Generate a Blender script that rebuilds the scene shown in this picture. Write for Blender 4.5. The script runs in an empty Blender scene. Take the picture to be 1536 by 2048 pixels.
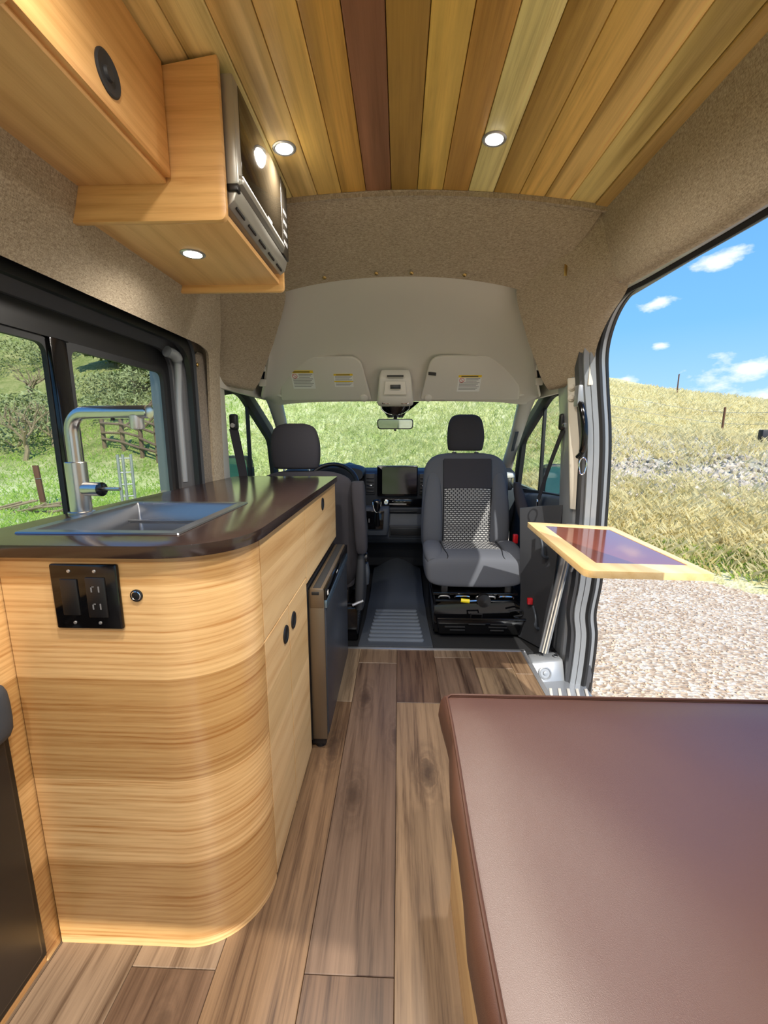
import bpy, bmesh, math, random
import numpy as np
from mathutils import Vector, Matrix
random.seed(7); np.random.seed(7)
SC = bpy.context.scene
COL = SC.collection

def lin(c):
    c = c / 255.0
    return c / 12.92 if c <= 0.04045 else ((c + 0.055) / 1.055) ** 2.4
def rgb(r, g, b): return (lin(r), lin(g), lin(b), 1.0)

# ------------------------------------------------------------------ camera
cam_d = bpy.data.cameras.new('camera'); cam = bpy.data.objects.new('camera', cam_d); COL.objects.link(cam)
cam_d.sensor_fit = 'HORIZONTAL'; cam_d.sensor_width = 36.0; cam_d.lens = 850.0 / 1536.0 * 36.0
cam_d.clip_start = 0.02; cam_d.clip_end = 500
cam.location = (0, 0, 1.2); cam.rotation_euler = (math.radians(90 - 10.4), 0, math.radians(1.988))
SC.camera = cam

# ------------------------------------------------------------------ sky, sun, exposure
SC.view_settings.view_transform = 'Standard'; SC.view_settings.look = 'None'
SC.view_settings.gamma = 1.0; SC.view_settings.use_curve_mapping = False
SC.view_settings.exposure = 0.62

class NT:
    """tiny node-tree writer"""
    def __init__(s, tree): s.t = tree; tree.nodes.clear()
    def n(s, typ, **kw):
        nd = s.t.nodes.new(typ)
        for k, v in kw.items():
            if k.startswith('i_'):
                key = k[2:]; key = int(key) if key.isdigit() else key
                s.put(nd.inputs[key], v)
            else: setattr(nd, k, v)
        return nd
    def put(s, sock, v):
        if isinstance(v, bpy.types.NodeSocket): s.t.links.new(v, sock)
        else: sock.default_value = v
    def math(s, op, a, b=0.0, c=0.0, clamp=False):
        nd = s.t.nodes.new('ShaderNodeMath'); nd.operation = op; nd.use_clamp = clamp
        s.put(nd.inputs[0], a); s.put(nd.inputs[1], b); s.put(nd.inputs[2], c); return nd.outputs[0]
    def mix(s, f, a, b, mode='MIX'):
        nd = s.t.nodes.new('ShaderNodeMix'); nd.data_type = 'RGBA'; nd.blend_type = mode; nd.clamp_factor = True
        s.put(nd.inputs[0], f); s.put(nd.inputs[6], a); s.put(nd.inputs[7], b); return nd.outputs[2]
    def ramp(s, f, stops, interp='LINEAR'):
        nd = s.t.nodes.new('ShaderNodeValToRGB'); cr = nd.color_ramp; cr.interpolation = interp
        while len(cr.elements) < len(stops): cr.elements.new(0.5)
        for e, (p, c) in zip(cr.elements, stops):
            e.position = p; e.color = c if len(c) == 4 else (*c, 1)
        s.put(nd.inputs[0], f); return nd.outputs[0]
    def noise(s, vec, scale, detail=4, rough=0.55, dist=0.0, out=0):
        nd = s.t.nodes.new('ShaderNodeTexNoise'); s.put(nd.inputs['Vector'], vec)
        nd.inputs['Scale'].default_value = scale; nd.inputs['Detail'].default_value = detail
        nd.inputs['Roughness'].default_value = rough; nd.inputs['Distortion'].default_value = dist
        return nd.outputs[out]
    def map(s, vec, scale=(1, 1, 1), loc=(0, 0, 0), rot=(0, 0, 0)):
        nd = s.t.nodes.new('ShaderNodeMapping'); s.put(nd.inputs['Vector'], vec)
        s.put(nd.inputs['Scale'], scale); s.put(nd.inputs['Location'], loc); s.put(nd.inputs['Rotation'], rot)
        return nd.outputs[0]
    def coord(s, which='Object'):
        return s.t.nodes.new('ShaderNodeTexCoord').outputs[which]

world = bpy.data.worlds.new('world'); SC.world = world; world.use_nodes = True
w = NT(world.node_tree)
gen = w.coord('Generated')
sep = w.n('ShaderNodeSeparateXYZ', i_0=gen)
sx, sy, sz = sep.outputs
el = w.math('ARCSINE', sz); az = w.math('ARCTAN2', sx, sy)
sky = w.ramp(w.math('MULTIPLY_ADD', sz, 0.5, 0.5),
             [(0.0, rgb(120, 115, 100)), (0.49, rgb(175, 195, 215)), (0.51, rgb(168, 208, 244)), (0.60, rgb(118, 180, 240)), (0.75, rgb(84, 150, 232)), (1.0, rgb(60, 118, 212))])
nz = w.noise(w.map(gen, (1, 1, 2.2)), 9, 6, 0.62)
nz2 = w.noise(w.map(gen, (1, 1, 2.0)), 30, 4, 0.6)
nzs = w.math('ADD', w.math('SUBTRACT', nz, 0.5), w.math('MULTIPLY', w.math('SUBTRACT', nz2, 0.5), 0.4))
cl = 0.0
# fair-weather clouds low over the hill: azimuth, elevation, half sizes (radians)
for (a0, e0, ra, re) in [(0.60, 0.292, .036, .016), (0.505, 0.236, .032, .013), (0.517, 0.163, .022, .010), (0.655, 0.112, .085, .034), (0.70, 0.070, .05, .016),
                         (0.455, 0.100, .03, .012), (0.85, 0.20, .08, .03), (1.05, 0.12, .10, .03), (1.25, .3, .09, .03), (-2.6, .35, .1, .04), (2.4, .25, .12, .04), (3.0, .5, .1, .05), (1.8, .5, .12, .05)]:
    da = w.math('DIVIDE', w.math('SUBTRACT', az, a0), ra); de = w.math('DIVIDE', w.math('SUBTRACT', w.math('SUBTRACT', el, e0), w.math('MULTIPLY', w.math('SUBTRACT', az, a0), 0.12)), re)
    d = w.math('SQRT', w.math('ADD', w.math('MULTIPLY', da, da), w.math('MULTIPLY', de, de)))
    v = w.math('ADD', w.math('SUBTRACT', 0.95, d), w.math('MULTIPLY', nzs, 3.4))
    cl = w.math('MAXIMUM', cl, w.math('MULTIPLY', v, 1.3, clamp=True))
skyc = w.mix(w.math('MULTIPLY', cl, 0.92, clamp=True), sky, rgb(246, 248, 250))
bg = w.n('ShaderNodeBackground', i_0=skyc, i_1=0.88)
w.t.links.new(bg.outputs[0], w.n('ShaderNodeOutputWorld').inputs[0])

SUN_AZ = Vector((0.36, -1.0, 0)).normalized(); SUN_EL = math.radians(41.5)
sun_dir = SUN_AZ * math.cos(SUN_EL) + Vector((0, 0, math.sin(SUN_EL)))
sd = bpy.data.lights.new('sun', 'SUN'); sd.energy = 3.8; sd.angle = 0.0095; sd.color = (1.0, 0.95, 0.86)
sun = bpy.data.objects.new('sun', sd); COL.objects.link(sun); sun.location = (3, -6, 9)
sun.rotation_euler = sun_dir.to_track_quat('Z', 'Y').to_euler()
LAMP_W = 38.0      # watts of each ceiling spotlight

# ------------------------------------------------------------------ mesh helpers
def _link(name, me, mat, parent, smooth, ang=35):
    o = bpy.data.objects.new(name, me); COL.objects.link(o)
    if mat is not None: me.materials.append(mat)
    if smooth:
        me.polygons.foreach_set('use_smooth', [True] * len(me.polygons)); me.set_sharp_from_angle(angle=math.radians(ang))
    if parent is not None:
        o.parent = parent
        def wm(q): return (wm(q.parent) @ q.matrix_parent_inverse if q.parent else Matrix.Identity(4)) @ Matrix.Translation(q.location)
        o.matrix_parent_inverse = wm(parent).inverted()
    return o
def fin(name, bm, mat, parent=None, smooth=True, ang=35):
    bmesh.ops.recalc_face_normals(bm, faces=bm.faces[:])
    me = bpy.data.meshes.new(name); bm.to_mesh(me); bm.free()
    return _link(name, me, mat, parent, smooth, ang)
def tag(o, label=None, cat=None, group=None, kind=None):
    if label: o['label'] = label
    if cat: o['category'] = cat
    if group: o['group'] = group
    if kind: o['kind'] = kind
    return o
def thing(name, loc, label=None, cat=None, group=None, kind=None):
    o = bpy.data.objects.new(name, None); COL.objects.link(o); o.location = loc; o.empty_display_size = 0.05
    return tag(o, label, cat, group, kind)
def bevel(bm, off, seg=2, ang=30):
    if off <= 0: return
    es = [e for e in bm.edges if len(e.link_faces) == 2 and e.calc_face_angle(0) > math.radians(ang)]
    bmesh.ops.bevel(bm, geom=es, offset=off, segments=seg, affect='EDGES', clamp_overlap=True, profile=0.5)
def box_bm(x0, x1, y0, y1, z0, z1, b=0.0, seg=2, bm=None):
    t = bmesh.new(); bmesh.ops.create_cube(t, size=1)
    for v in t.verts:
        v.co = Vector(((x0 + x1) / 2 + v.co.x * (x1 - x0), (y0 + y1) / 2 + v.co.y * (y1 - y0), (z0 + z1) / 2 + v.co.z * (z1 - z0)))
    bevel(t, b, seg)
    return join(bm, t)
def join(bm, t):
    if bm is None: return t
    me = bpy.data.meshes.new('tmp'); t.to_mesh(me); t.free(); bm.from_mesh(me); bpy.data.meshes.remove(me); return bm
def box(name, mat, parent, x0, x1, y0, y1, z0, z1, b=0.003, seg=2):
    return fin(name, box_bm(x0, x1, y0, y1, z0, z1, b, seg), mat, parent)
def prism_bm(pts, vec, b=0.0, seg=2, bm=None, ang=30):
    t = bmesh.new(); vs = [t.verts.new(p) for p in pts]; f = t.faces.new(vs)
    r = bmesh.ops.extrude_face_region(t, geom=[f])
    bmesh.ops.translate(t, verts=[e for e in r['geom'] if isinstance(e, bmesh.types.BMVert)], vec=Vector(vec))
    bmesh.ops.recalc_face_normals(t, faces=t.faces[:])
    bevel(t, b, seg, ang); return join(bm, t)
def prism(name, mat, parent, pts, vec, b=0.002, seg=2, ang=30):
    return fin(name, prism_bm(pts, vec, b, seg, None, ang), mat, parent)
def frame_of(d):
    d = d.normalized(); u = Vector((0, 0, 1)) if abs(d.z) < 0.9 else Vector((1, 0, 0))
    s = d.cross(u).normalized(); return s, s.cross(d).normalized()
def tube_bm(path, r, n=10, bm=None, caps=True, flat=None):
    """flat = (width, thickness, normal) gives a strap instead of a round tube"""
    t = bmesh.new() if bm is None else bm; path = [Vector(p) for p in path]; rings = []
    s0 = None
    for i, p in enumerate(path):
        d = (path[min(i + 1, len(path) - 1)] - path[max(i - 1, 0)])
        if d.length < 1e-9: d = Vector((0, 0, 1))
        d.normalize()
        if s0 is None: s, u = frame_of(d)
        else:
            s = (s0 - d * s0.dot(d))
            s = s.normalized() if s.length > 1e-6 else frame_of(d)[0]
            u = s.cross(d).normalized()
        s0 = s
        rr = r[i] if isinstance(r, (list, tuple)) else r
        if flat:
            nrm = Vector(flat[2]); nrm = (nrm - d * nrm.dot(d)).normalized(); sd_ = d.cross(nrm)
            rings.append([t.verts.new(p + sd_ * a * flat[0] / 2 + nrm * c * flat[1] / 2) for a, c in ((-1, -1), (1, -1), (1, 1), (-1, 1))])
        else:
            rings.append([t.verts.new(p + (s * math.cos(2 * math.pi * k / n) + u * math.sin(2 * math.pi * k / n)) * rr) for k in range(n)])
    m = len(rings[0])
    for a, b_ in zip(rings, rings[1:]):
        for k in range(m): t.faces.new((a[k], a[(k + 1) % m], b_[(k + 1) % m], b_[k]))
    if caps: t.faces.new(rings[0][::-1]); t.faces.new(rings[-1])
    return t
def tube(name, mat, parent, path, r, n=10, flat=None, ang=40):
    return fin(name, tube_bm(path, r, n, None, True, flat), mat, parent, True, ang)
def spline(pts, k=6):
    """Catmull-Rom through the points"""
    P = [Vector(p) for p in pts]; out = []
    for i in range(len(P) - 1):
        p0 = P[max(i - 1, 0)]; p1 = P[i]; p2 = P[i + 1]; p3 = P[min(i + 2, len(P) - 1)]
        for j in range(k):
            t = j / k
            out.append(0.5 * ((2 * p1) + (p2 - p0) * t + (2 * p0 - 5 * p1 + 4 * p2 - p3) * t * t + (3 * p1 - p0 - 3 * p2 + p3) * t ** 3))
    out.append(P[-1]); return out
def lathe_bm(prof, c, axis=(0, 0, 1), n=24, bm=None):
    """prof: (radius, height) pairs, closed with caps"""
    t = bmesh.new() if bm is None else bm; ax = Vector(axis).normalized(); s, u = frame_of(ax); c = Vector(c); rings = []
    for (r, h) in prof:
        if r < 1e-6: rings.append([t.verts.new(c + ax * h)])
        else: rings.append([t.verts.new(c + ax * h + (s * math.cos(2 * math.pi * k / n) + u * math.sin(2 * math.pi * k / n)) * r) for k in range(n)])
    for a, b_ in zip(rings, rings[1:]):
        for k in range(n):
            k2 = (k + 1) % n
            if len(a) == 1 and len(b_) == 1: continue
            if len(a) == 1: t.faces.new((a[0], b_[k2], b_[k]))
            elif len(b_) == 1: t.faces.new((a[k], a[k2], b_[0]))
            else: t.faces.new((a[k], a[k2], b_[k2], b_[k]))
    if len(rings[0]) > 1: t.faces.new(rings[0][::-1])
    if len(rings[-1]) > 1: t.faces.new(rings[-1])
    return t
def lathe(name, mat, parent, prof, c, axis=(0, 0, 1), n=24):
    return fin(name, lathe_bm(prof, c, axis, n), mat, parent)
def sup(t, hw, hd, e):
    c, s = math.cos(t), math.sin(t)
    return hw * math.copysign(abs(c) ** (2 / e), c), hd * math.copysign(abs(s) ** (2 / e), s)
def loft_bm(secs, n=32, bm=None):
    """secs: (centre, ux, uy, half width, half depth, exponent)"""
    t = bmesh.new() if bm is None else bm; rings = []
    for (c, ux, uy, hw, hd, e) in secs:
        c = Vector(c); ux = Vector(ux); uy = Vector(uy); ring = []
        for k in range(n):
            a, b_ = sup(2 * math.pi * k / n, hw, hd, e); ring.append(t.verts.new(c + ux * a + uy * b_))
        rings.append(ring)
    for a, b_ in zip(rings, rings[1:]):
        for k in range(n): t.faces.new((a[k], a[(k + 1) % n], b_[(k + 1) % n], b_[k]))
    t.faces.new(rings[0][::-1]); t.faces.new(rings[-1]); return t
def loft(name, mat, parent, secs, n=32, ang=50):
    if len(secs) > 2:
        cs = spline([s[0] for s in secs], 3); hs = spline([(s[3], s[4], s[5]) for s in secs], 3)
        secs = [(c, secs[0][1], secs[0][2], max(h[0], .001), max(h[1], .001), h[2]) for c, h in zip(cs, hs)]
    return fin(name, loft_bm(secs, n), mat, parent, True, ang)
def grid_bm(rows, thick=0.0, closed=False):
    t = bmesh.new(); V = [[t.verts.new(p) for p in r] for r in rows]
    for a, b_ in zip(V, V[1:]):
        m = len(a)
        for k in range(m if closed else m - 1): t.faces.new((a[k], a[(k + 1) % m], b_[(k + 1) % m], b_[k]))
    if thick:
        bmesh.ops.recalc_face_normals(t, faces=t.faces[:])
        bmesh.ops.solidify(t, geom=t.faces[:], thickness=thick)
    return t
def smooth_grid(rows, k=5):
    rr = [spline(r, k) for r in rows]; cols = [spline([r[i] for r in rr], k) for i in range(len(rr[0]))]
    return [[c[j] for c in cols] for j in range(len(cols[0]))]
def surf(name, mat, parent, rows, thick=0.012, k=5, ang=60):
    return fin(name, grid_bm(smooth_grid(rows, k), thick), mat, parent, True, ang)
def rpoly(pts, r, seg=5):
    """round the corners of a 2D polygon; r scalar or list"""
    out = []; n = len(pts)
    for i in range(n):
        p = Vector(pts[i]); a = Vector(pts[i - 1]) - p; b_ = Vector(pts[(i + 1) % n]) - p
        rr = r[i] if isinstance(r, (list, tuple)) else r
        if rr <= 0: out.append(tuple(p)); continue
        L = min(rr, a.length * 0.49, b_.length * 0.49); a.normalize(); b_.normalize()
        p0 = p + a * L; p2 = p + b_ * L
        for j in range(seg + 1):
            t = j / seg; q = p0 * (1 - t) ** 2 + p * 2 * t * (1 - t) + p2 * t * t; out.append(tuple(q))
    return out
def ring_prism_bm(outer, inner, to3, vec):
    """frame: outer and inner loops with the same number of points, extruded by vec"""
    t = bmesh.new(); n = len(outer); vec = Vector(vec)
    o0 = [t.verts.new(Vector(to3(*p))) for p in outer]; i0 = [t.verts.new(Vector(to3(*p))) for p in inner]
    o1 = [t.verts.new(v.co + vec) for v in o0]; i1 = [t.verts.new(v.co + vec) for v in i0]
    for k in range(n):
        j = (k + 1) % n
        t.faces.new((o0[k], o0[j], i0[j], i0[k])); t.faces.new((o1[k], i1[k], i1[j], o1[j]))
        t.faces.new((o0[k], o1[k], o1[j], o0[j])); t.faces.new((i0[k], i0[j], i1[j], i1[k]))
    return t

# ------------------------------------------------------------------ materials
def mat_new(name):
    m = bpy.data.materials.new(name); m.use_nodes = True; s = NT(m.node_tree)
    bs = s.n('ShaderNodeBsdfPrincipled'); out = s.n('ShaderNodeOutputMaterial'); s.t.links.new(bs.outputs[0], out.inputs[0])
    return m, s, bs, out
def plain(name, col, rough=0.5, metal=0.0, spec=0.5, bump=0.0, bscale=200, var=0.0, coat=0.0):
    m, s, bs, _ = mat_new(name); c = col
    co = s.coord()
    if var > 0:
        nz = s.noise(co, 9, 5); c = s.mix(s.math('MULTIPLY', nz, 1.0), tuple(v * (1 - var) for v in col[:3]) + (1,), tuple(min(1, v * (1 + var)) for v in col[:3]) + (1,))
    s.put(bs.inputs['Base Color'], c); bs.inputs['Roughness'].default_value = rough; bs.inputs['Metallic'].default_value = metal
    bs.inputs['Specular IOR Level'].default_value = spec; bs.inputs['Coat Weight'].default_value = coat
    if bump > 0:
        b = s.n('ShaderNodeBump', i_Strength=bump, i_Distance=0.002, i_Height=s.noise(co, bscale, 3)); s.put(bs.inputs['Normal'], b.outputs[0])
    return m
def fabric(name, c1, c2, scale=1.0, bump=0.35):
    m, s, bs, _ = mat_new(name); co = s.coord()
    a = s.noise(s.map(co, (90 * scale, 90 * scale, 700 * scale)), 1, 3, 0.6); b = s.noise(s.map(co, (420 * scale, 420 * scale, 70 * scale)), 1, 3, 0.6)
    g = s.noise(co, 5, 3)
    f = s.math('ADD', s.math('MULTIPLY', a, 0.5), s.math('MULTIPLY', b, 0.5))
    c = s.ramp(f, [(0.36, c1), (0.66, c2)]); c = s.mix(s.math('MULTIPLY', g, 0.16), c, c1)
    s.put(bs.inputs['Base Color'], c); bs.inputs['Roughness'].default_value = 0.95; bs.inputs['Specular IOR Level'].default_value = 0.15
    bs.inputs['Sheen Weight'].default_value = 0.15
    bp = s.n('ShaderNodeBump', i_Strength=bump, i_Distance=0.002, i_Height=f); s.put(bs.inputs['Normal'], bp.outputs[0]); return m
def wood(name, light, dark, axis='Y', rough=0.35, fig=1.0, grain=1.0, objcol=False, bands=None, knots=False, coat=0.0, across=9.0, spec=0.4, sap=False):
    m, s, bs, _ = mat_new(name); co = s.coord(); inf = s.n('ShaderNodeObjectInfo')
    off = s.n('ShaderNodeVectorMath', operation='ADD'); s.put(off.inputs[0], co)
    if objcol:
        cx = s.n('ShaderNodeCombineXYZ'); r = inf.outputs['Random']
        s.put(cx.inputs[0], s.math('MULTIPLY', r, 31.0)); s.put(cx.inputs[1], s.math('MULTIPLY', r, 57.0)); s.put(cx.inputs[2], s.math('MULTIPLY', r, 11.0)); s.put(off.inputs[1], cx.outputs[0])
    v = off.outputs[0]
    A = {'Y': lambda l, a: (a, l, a), 'X': lambda l, a: (l, a, a), 'Z': lambda l, a: (a, a, l), 'XY': lambda l, a: (l, l, a)}[axis]
    f1 = s.noise(s.map(v, A(0.9, across)), 1.0, 6, 0.6, 0.9 * fig)
    wv = s.n('ShaderNodeTexWave', wave_type='BANDS', bands_direction='DIAGONAL'); s.put(wv.inputs['Vector'], s.map(v, A(0.35, across * 0.9)))
    wv.inputs['Scale'].default_value = 1.3; wv.inputs['Distortion'].default_value = 7.0 * fig; wv.inputs['Detail'].default_value = 3; wv.inputs['Detail Scale'].default_value = 1.4
    f2 = s.noise(s.map(v, A(5.0, 190)), 1.0, 3, 0.7)
    f = s.math('ADD', s.math('ADD', s.math('MULTIPLY', f1, 0.80), s.math('MULTIPLY', wv.outputs[1], 0.14)), s.math('MULTIPLY', s.math('SUBTRACT', f2, 0.5), 0.42 * grain), clamp=True)
    c = s.ramp(f, [(0.20, dark), (0.46, tuple((x + y * 2) / 3 for x, y in zip(dark, light))), (0.70, light)])
    if bands:
        sz_ = s.n('ShaderNodeSeparateXYZ', i_0=v)
        wob = s.math('MULTIPLY', s.math('SUBTRACT', s.noise(s.map(v, A(1.2, 1.2)), 1.0, 2), 0.5), 0.012)
        z = s.math('ADD', sz_.outputs[2], wob)
        bc = s.ramp(z, bands, 'CONSTANT'); c = s.mix(1.0, c, bc, 'MULTIPLY')
    if sap:   # pale sapwood and darker heartwood streaks inside one board
        g1 = s.noise(s.map(v, A(0.28, 7.0)), 1.0, 3, 0.5, 0.4)
        c = s.mix(1.0, c, s.ramp(g1, [(0.37, (0.60, 0.55, 0.46, 1)), (0.45, (0.98, 0.98, 0.98, 1)), (0.53, (1, 1, 1, 1)), (0.60, (1.3, 1.28, 1.3, 1))]), 'MULTIPLY')
    if objcol: c = s.mix(1.0, c, inf.outputs['Color'], 'MULTIPLY')
    if knots:
        vo = s.n('ShaderNodeTexVoronoi', feature='F1', voronoi_dimensions='2D'); s.put(vo.inputs['Vector'], s.map(v, A(1.7, 4.6))); vo.inputs['Scale'].default_value = 1.0
        d = s.math('ADD', vo.outputs['Distance'], s.math('MULTIPLY', s.math('SUBTRACT', s.noise(v, 40, 3), 0.5), 0.12))
        kn = s.ramp(d, [(0.03, (1, 1, 1, 1)), (0.10, (0.6, 0.6, 0.6, 1)), (0.13, (0.15, 0.15, 0.15, 1)), (0.16, (0.4, 0.4, 0.4, 1)), (0.20, (0.05, 0.05, 0.05, 1)), (0.24, (0.25, 0.25, 0.25, 1)), (0.30, (0, 0, 0, 1))]); gate = s.math('GREATER_THAN', s.n('ShaderNodeSeparateColor', i_0=vo.outputs['Color']).outputs[0], 0.55); c = s.mix(s.math('MULTIPLY', kn, s.math('MULTIPLY', gate, 0.85)), c, tuple(x * 0.35 for x in dark[:3]) + (1,))
        st = s.noise(s.map(v, A(1.6, 30)), 1.0, 4, 0.6); c = s.mix(s.ramp(st, [(0.58, (0, 0, 0, 1)), (0.72, (.75, .75, .75, 1))]), c, tuple(x * 0.6 for x in dark[:3]) + (1,))
    s.put(bs.inputs['Base Color'], c); bs.inputs['Roughness'].default_value = rough; bs.inputs['Specular IOR Level'].default_value = spec
    bs.inputs['Coat Weight'].default_value = coat; bs.inputs['Coat Roughness'].default_value = 0.25
    bp = s.n('ShaderNodeBump', i_Strength=0.12, i_Distance=0.001, i_Height=f); s.put(bs.inputs['Normal'], bp.outputs[0]); return m
def glassy(name, tint=(1, 1, 1, 1), refl=0.08, rough=0.0):
    m = bpy.data.materials.new(name); m.use_nodes = True; s = NT(m.node_tree)
    tr = s.n('ShaderNodeBsdfTransparent', i_0=tint); gl = s.n('ShaderNodeBsdfGlossy'); gl.inputs['Roughness'].default_value = rough
    fr = s.n('ShaderNodeLayerWeight'); fr.inputs[0].default_value = 0.15
    mx = s.n('ShaderNodeMixShader', i_0=s.math('ADD', s.math('MULTIPLY', fr.outputs[0], 0.14), refl * 0.25), i_1=tr.outputs[0], i_2=gl.outputs[0])
    s.t.links.new(mx.outputs[0], s.n('ShaderNodeOutputMaterial').inputs[0]); return m
def emit(name, col, st):
    m = bpy.data.materials.new(name); m.use_nodes = True; s = NT(m.node_tree)
    e = s.n('ShaderNodeEmission', i_0=col, i_1=st); s.t.links.new(e.outputs[0], s.n('ShaderNodeOutputMaterial').inputs[0]); return m

M = {}
M['fabric'] = fabric('tan_tweed', rgb(126, 112, 92), rgb(200, 185, 160))
M['fabric_grey'] = fabric('grey_brown_tweed', rgb(96, 86, 76), rgb(158, 146, 130))
M['headliner'] = plain('grey_headliner', rgb(218, 213, 202), 0.9, spec=0.2, bump=0.2, bscale=900)
M['plastic_lt'] = plain('light_grey_plastic', rgb(210, 206, 196), 0.6, bump=0.1, bscale=700)
M['ash'] = wood('honey_ash_veneer', rgb(240, 202, 144), rgb(190, 136, 76), 'XY', 0.30, 0.15, 1.8, across=44, coat=0.55,
                bands=[(0.0, (0.98, 0.97, 0.95)), (0.022, (0.76, 0.69, 0.58)), (0.236, (1.02, 1.0, 0.96)), (0.452, (0.72, 0.64, 0.52)), (0.693, (1.0, 0.97, 0.92)), (0.90, (0.80, 0.72, 0.60))])
M['ash_door'] = wood('pale_ash_door_veneer', rgb(232, 200, 150), rgb(194, 150, 98), 'XY', 0.4, 0.5, 0.9, across=8,
                     bands=[(0.0, (0.95, 0.92, 0.86)), (0.22, (1.06, 1.04, 1.0)), (0.40, (0.90, 0.86, 0.78)), (0.55, (1.04, 1.02, 0.98)), (0.70, (1.0, 0.97, 0.92)), (0.86, (0.86, 0.80, 0.70))])
M['ash_over'] = wood('warm_ash_veneer', rgb(240, 192, 126), rgb(200, 144, 82), 'XY', 0.4, 0.4, 1.3, across=20)
M['ash_under'] = wood('warm_ash_underside', rgb(238, 194, 132), rgb(198, 148, 90), 'Y', 0.4, 0.5, 0.8, across=10)
M['edge'] = wood('solid_ash_edge', rgb(240, 198, 140), rgb(212, 160, 100), 'XY', 0.4, 0.5, 0.6)
M['ceil'] = wood('poplar_boards', rgb(255, 252, 244), rgb(200, 190, 166), 'Y', 0.42, 1.6, 1.1, objcol=True, across=10, spec=0.35, sap=True)
M['plank'] = wood('brown_rustic_planks', rgb(206, 188, 164), rgb(92, 70, 54), 'Y', 0.38, 1.3, 1.2, objcol=True, knots=True, across=10)
M['bamboo'] = wood('light_maple_table', rgb(236, 206, 150), rgb(208, 168, 106), 'Y', 0.4, 0.4, 0.8)
M['carcass'] = plain('carcass_shade_brown', rgb(128, 92, 56), 0.7)  # carcass boards darkened so the gaps between the fronts read as shade
M['charcoal'] = plain('charcoal_plastic', rgb(44, 46, 50), 0.55, bump=0.15, bscale=500)
M['dash'] = plain('dash_plastic', rgb(40, 44, 50), 0.6, bump=0.15, bscale=600)
M['dash2'] = plain('dash_plastic_grey', rgb(62, 68, 76), 0.6, bump=0.15, bscale=600)
M['black'] = plain('black_plastic', rgb(20, 20, 22), 0.4)
M['gloss'] = plain('black_gloss', rgb(9, 9, 11), 0.12)
M['rubber'] = plain('black_rubber', rgb(24, 25, 27), 0.7)
M['mat_rib'] = plain('floor_mat_rib', rgb(92, 100, 110), 0.5)
M['mat_rubber'] = plain('floor_mat_rubber', rgb(56, 61, 68), 0.5, bump=0.1, bscale=300)
M['steel'] = plain('brushed_steel', rgb(196, 194, 190), 0.26, 1.0, bump=0.05, bscale=400)
M['chrome'] = plain('chrome', rgb(225, 225, 228), 0.1, 1.0)
M['sinksteel'] = plain('sink_steel', rgb(150, 152, 156), 0.3, 1.0)
M['brass'] = plain('brass', rgb(190, 160, 100), 0.3, 1.0)
M['counter'] = plain('black_walnut_laminate', rgb(44, 32, 28), 0.16, spec=0.6, var=0.2)
M['leather'] = plain('brown_vinyl', rgb(76, 47, 36), 0.42, spec=0.9, bump=0.25, bscale=900, var=0.06)
M['leather'].node_tree.nodes['Principled BSDF'].inputs['IOR'].default_value = 1.55
M['paint'] = plain('grey_van_paint', rgb(142, 146, 150), 0.35, 0.3, coat=0.4)
M['paint_dk'] = plain('dark_grey_paint', rgb(78, 80, 84), 0.4, 0.3)
M['cream'] = plain('cream_painted_metal', rgb(206, 200, 186), 0.45)
M['white'] = plain('white_label', rgb(228, 228, 224), 0.6)
M['yellow'] = plain('yellow_print', rgb(232, 196, 40), 0.6)
M['yellow_lever'] = plain('yellow_plastic', rgb(226, 206, 30), 0.4)
M['red'] = plain('red_plastic', rgb(190, 28, 36), 0.35)
M['ink'] = plain('grey_ink', rgb(120, 120, 120), 0.7)
M['inkdk'] = plain('dark_ink', rgb(60, 60, 58), 0.7)
M['redink'] = plain('red_ink', rgb(205, 50, 50), 0.7)
M['mwgrey'] = plain('microwave_silver', rgb(176, 174, 166), 0.35, 0.5)
M['panel_glass'] = plain('control_panel_smoke', rgb(46, 42, 36), 0.35)
M['seamline'] = plain('dark_seam', rgb(70, 60, 48), 0.9)
M['mwglass'] = plain('microwave_dark_glass', rgb(50, 44, 34), 0.06, spec=0.8)
M['fridge'] = plain('fridge_dark_slate', rgb(64, 68, 76), 0.3, 0.4)
M['bronze'] = plain('bronze_anodised', rgb(124, 110, 92), 0.35, 0.7)
M['seat'] = plain('charcoal_seat_cloth', rgb(88, 91, 98), 0.92, spec=0.2, bump=0.35, bscale=1200)
M['seat_dk'] = plain('dark_seat_cloth', rgb(58, 57, 62), 0.92, spec=0.2, bump=0.35, bscale=1200)
M['alu'] = plain('aluminium', rgb(190, 192, 194), 0.35, 0.8)
M['glass'] = glassy('window_glass', (0.93, 0.97, 0.95, 1))
M['tglass'] = glassy('tinted_mirror_glass', (0.55, 0.75, 0.78, 1), 0.3)
M['mirror'] = plain('mirror_glass', rgb(200, 205, 200), 0.03, 1.0)
M['lens'] = emit('led_lens', (1.0, 0.93, 0.78, 1), 14.0)
M['tabletop'] = plain('table_inlay_gloss', rgb(128, 66, 50), 0.14, spec=0.9, coat=0.6)
M['bark'] = plain('grey_bark', rgb(140, 122, 96), 0.9, var=0.3, bump=0.4, bscale=30)
M['oldwood'] = plain('weathered_wood', rgb(112, 92, 72), 0.9, var=0.3, bump=0.4, bscale=40)
M['rust'] = plain('rusty_steel_post', rgb(98, 66, 48), 0.8, 0.2)
M['galv'] = plain('galvanised_pipe', rgb(150, 152, 148), 0.5, 0.5)

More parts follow.
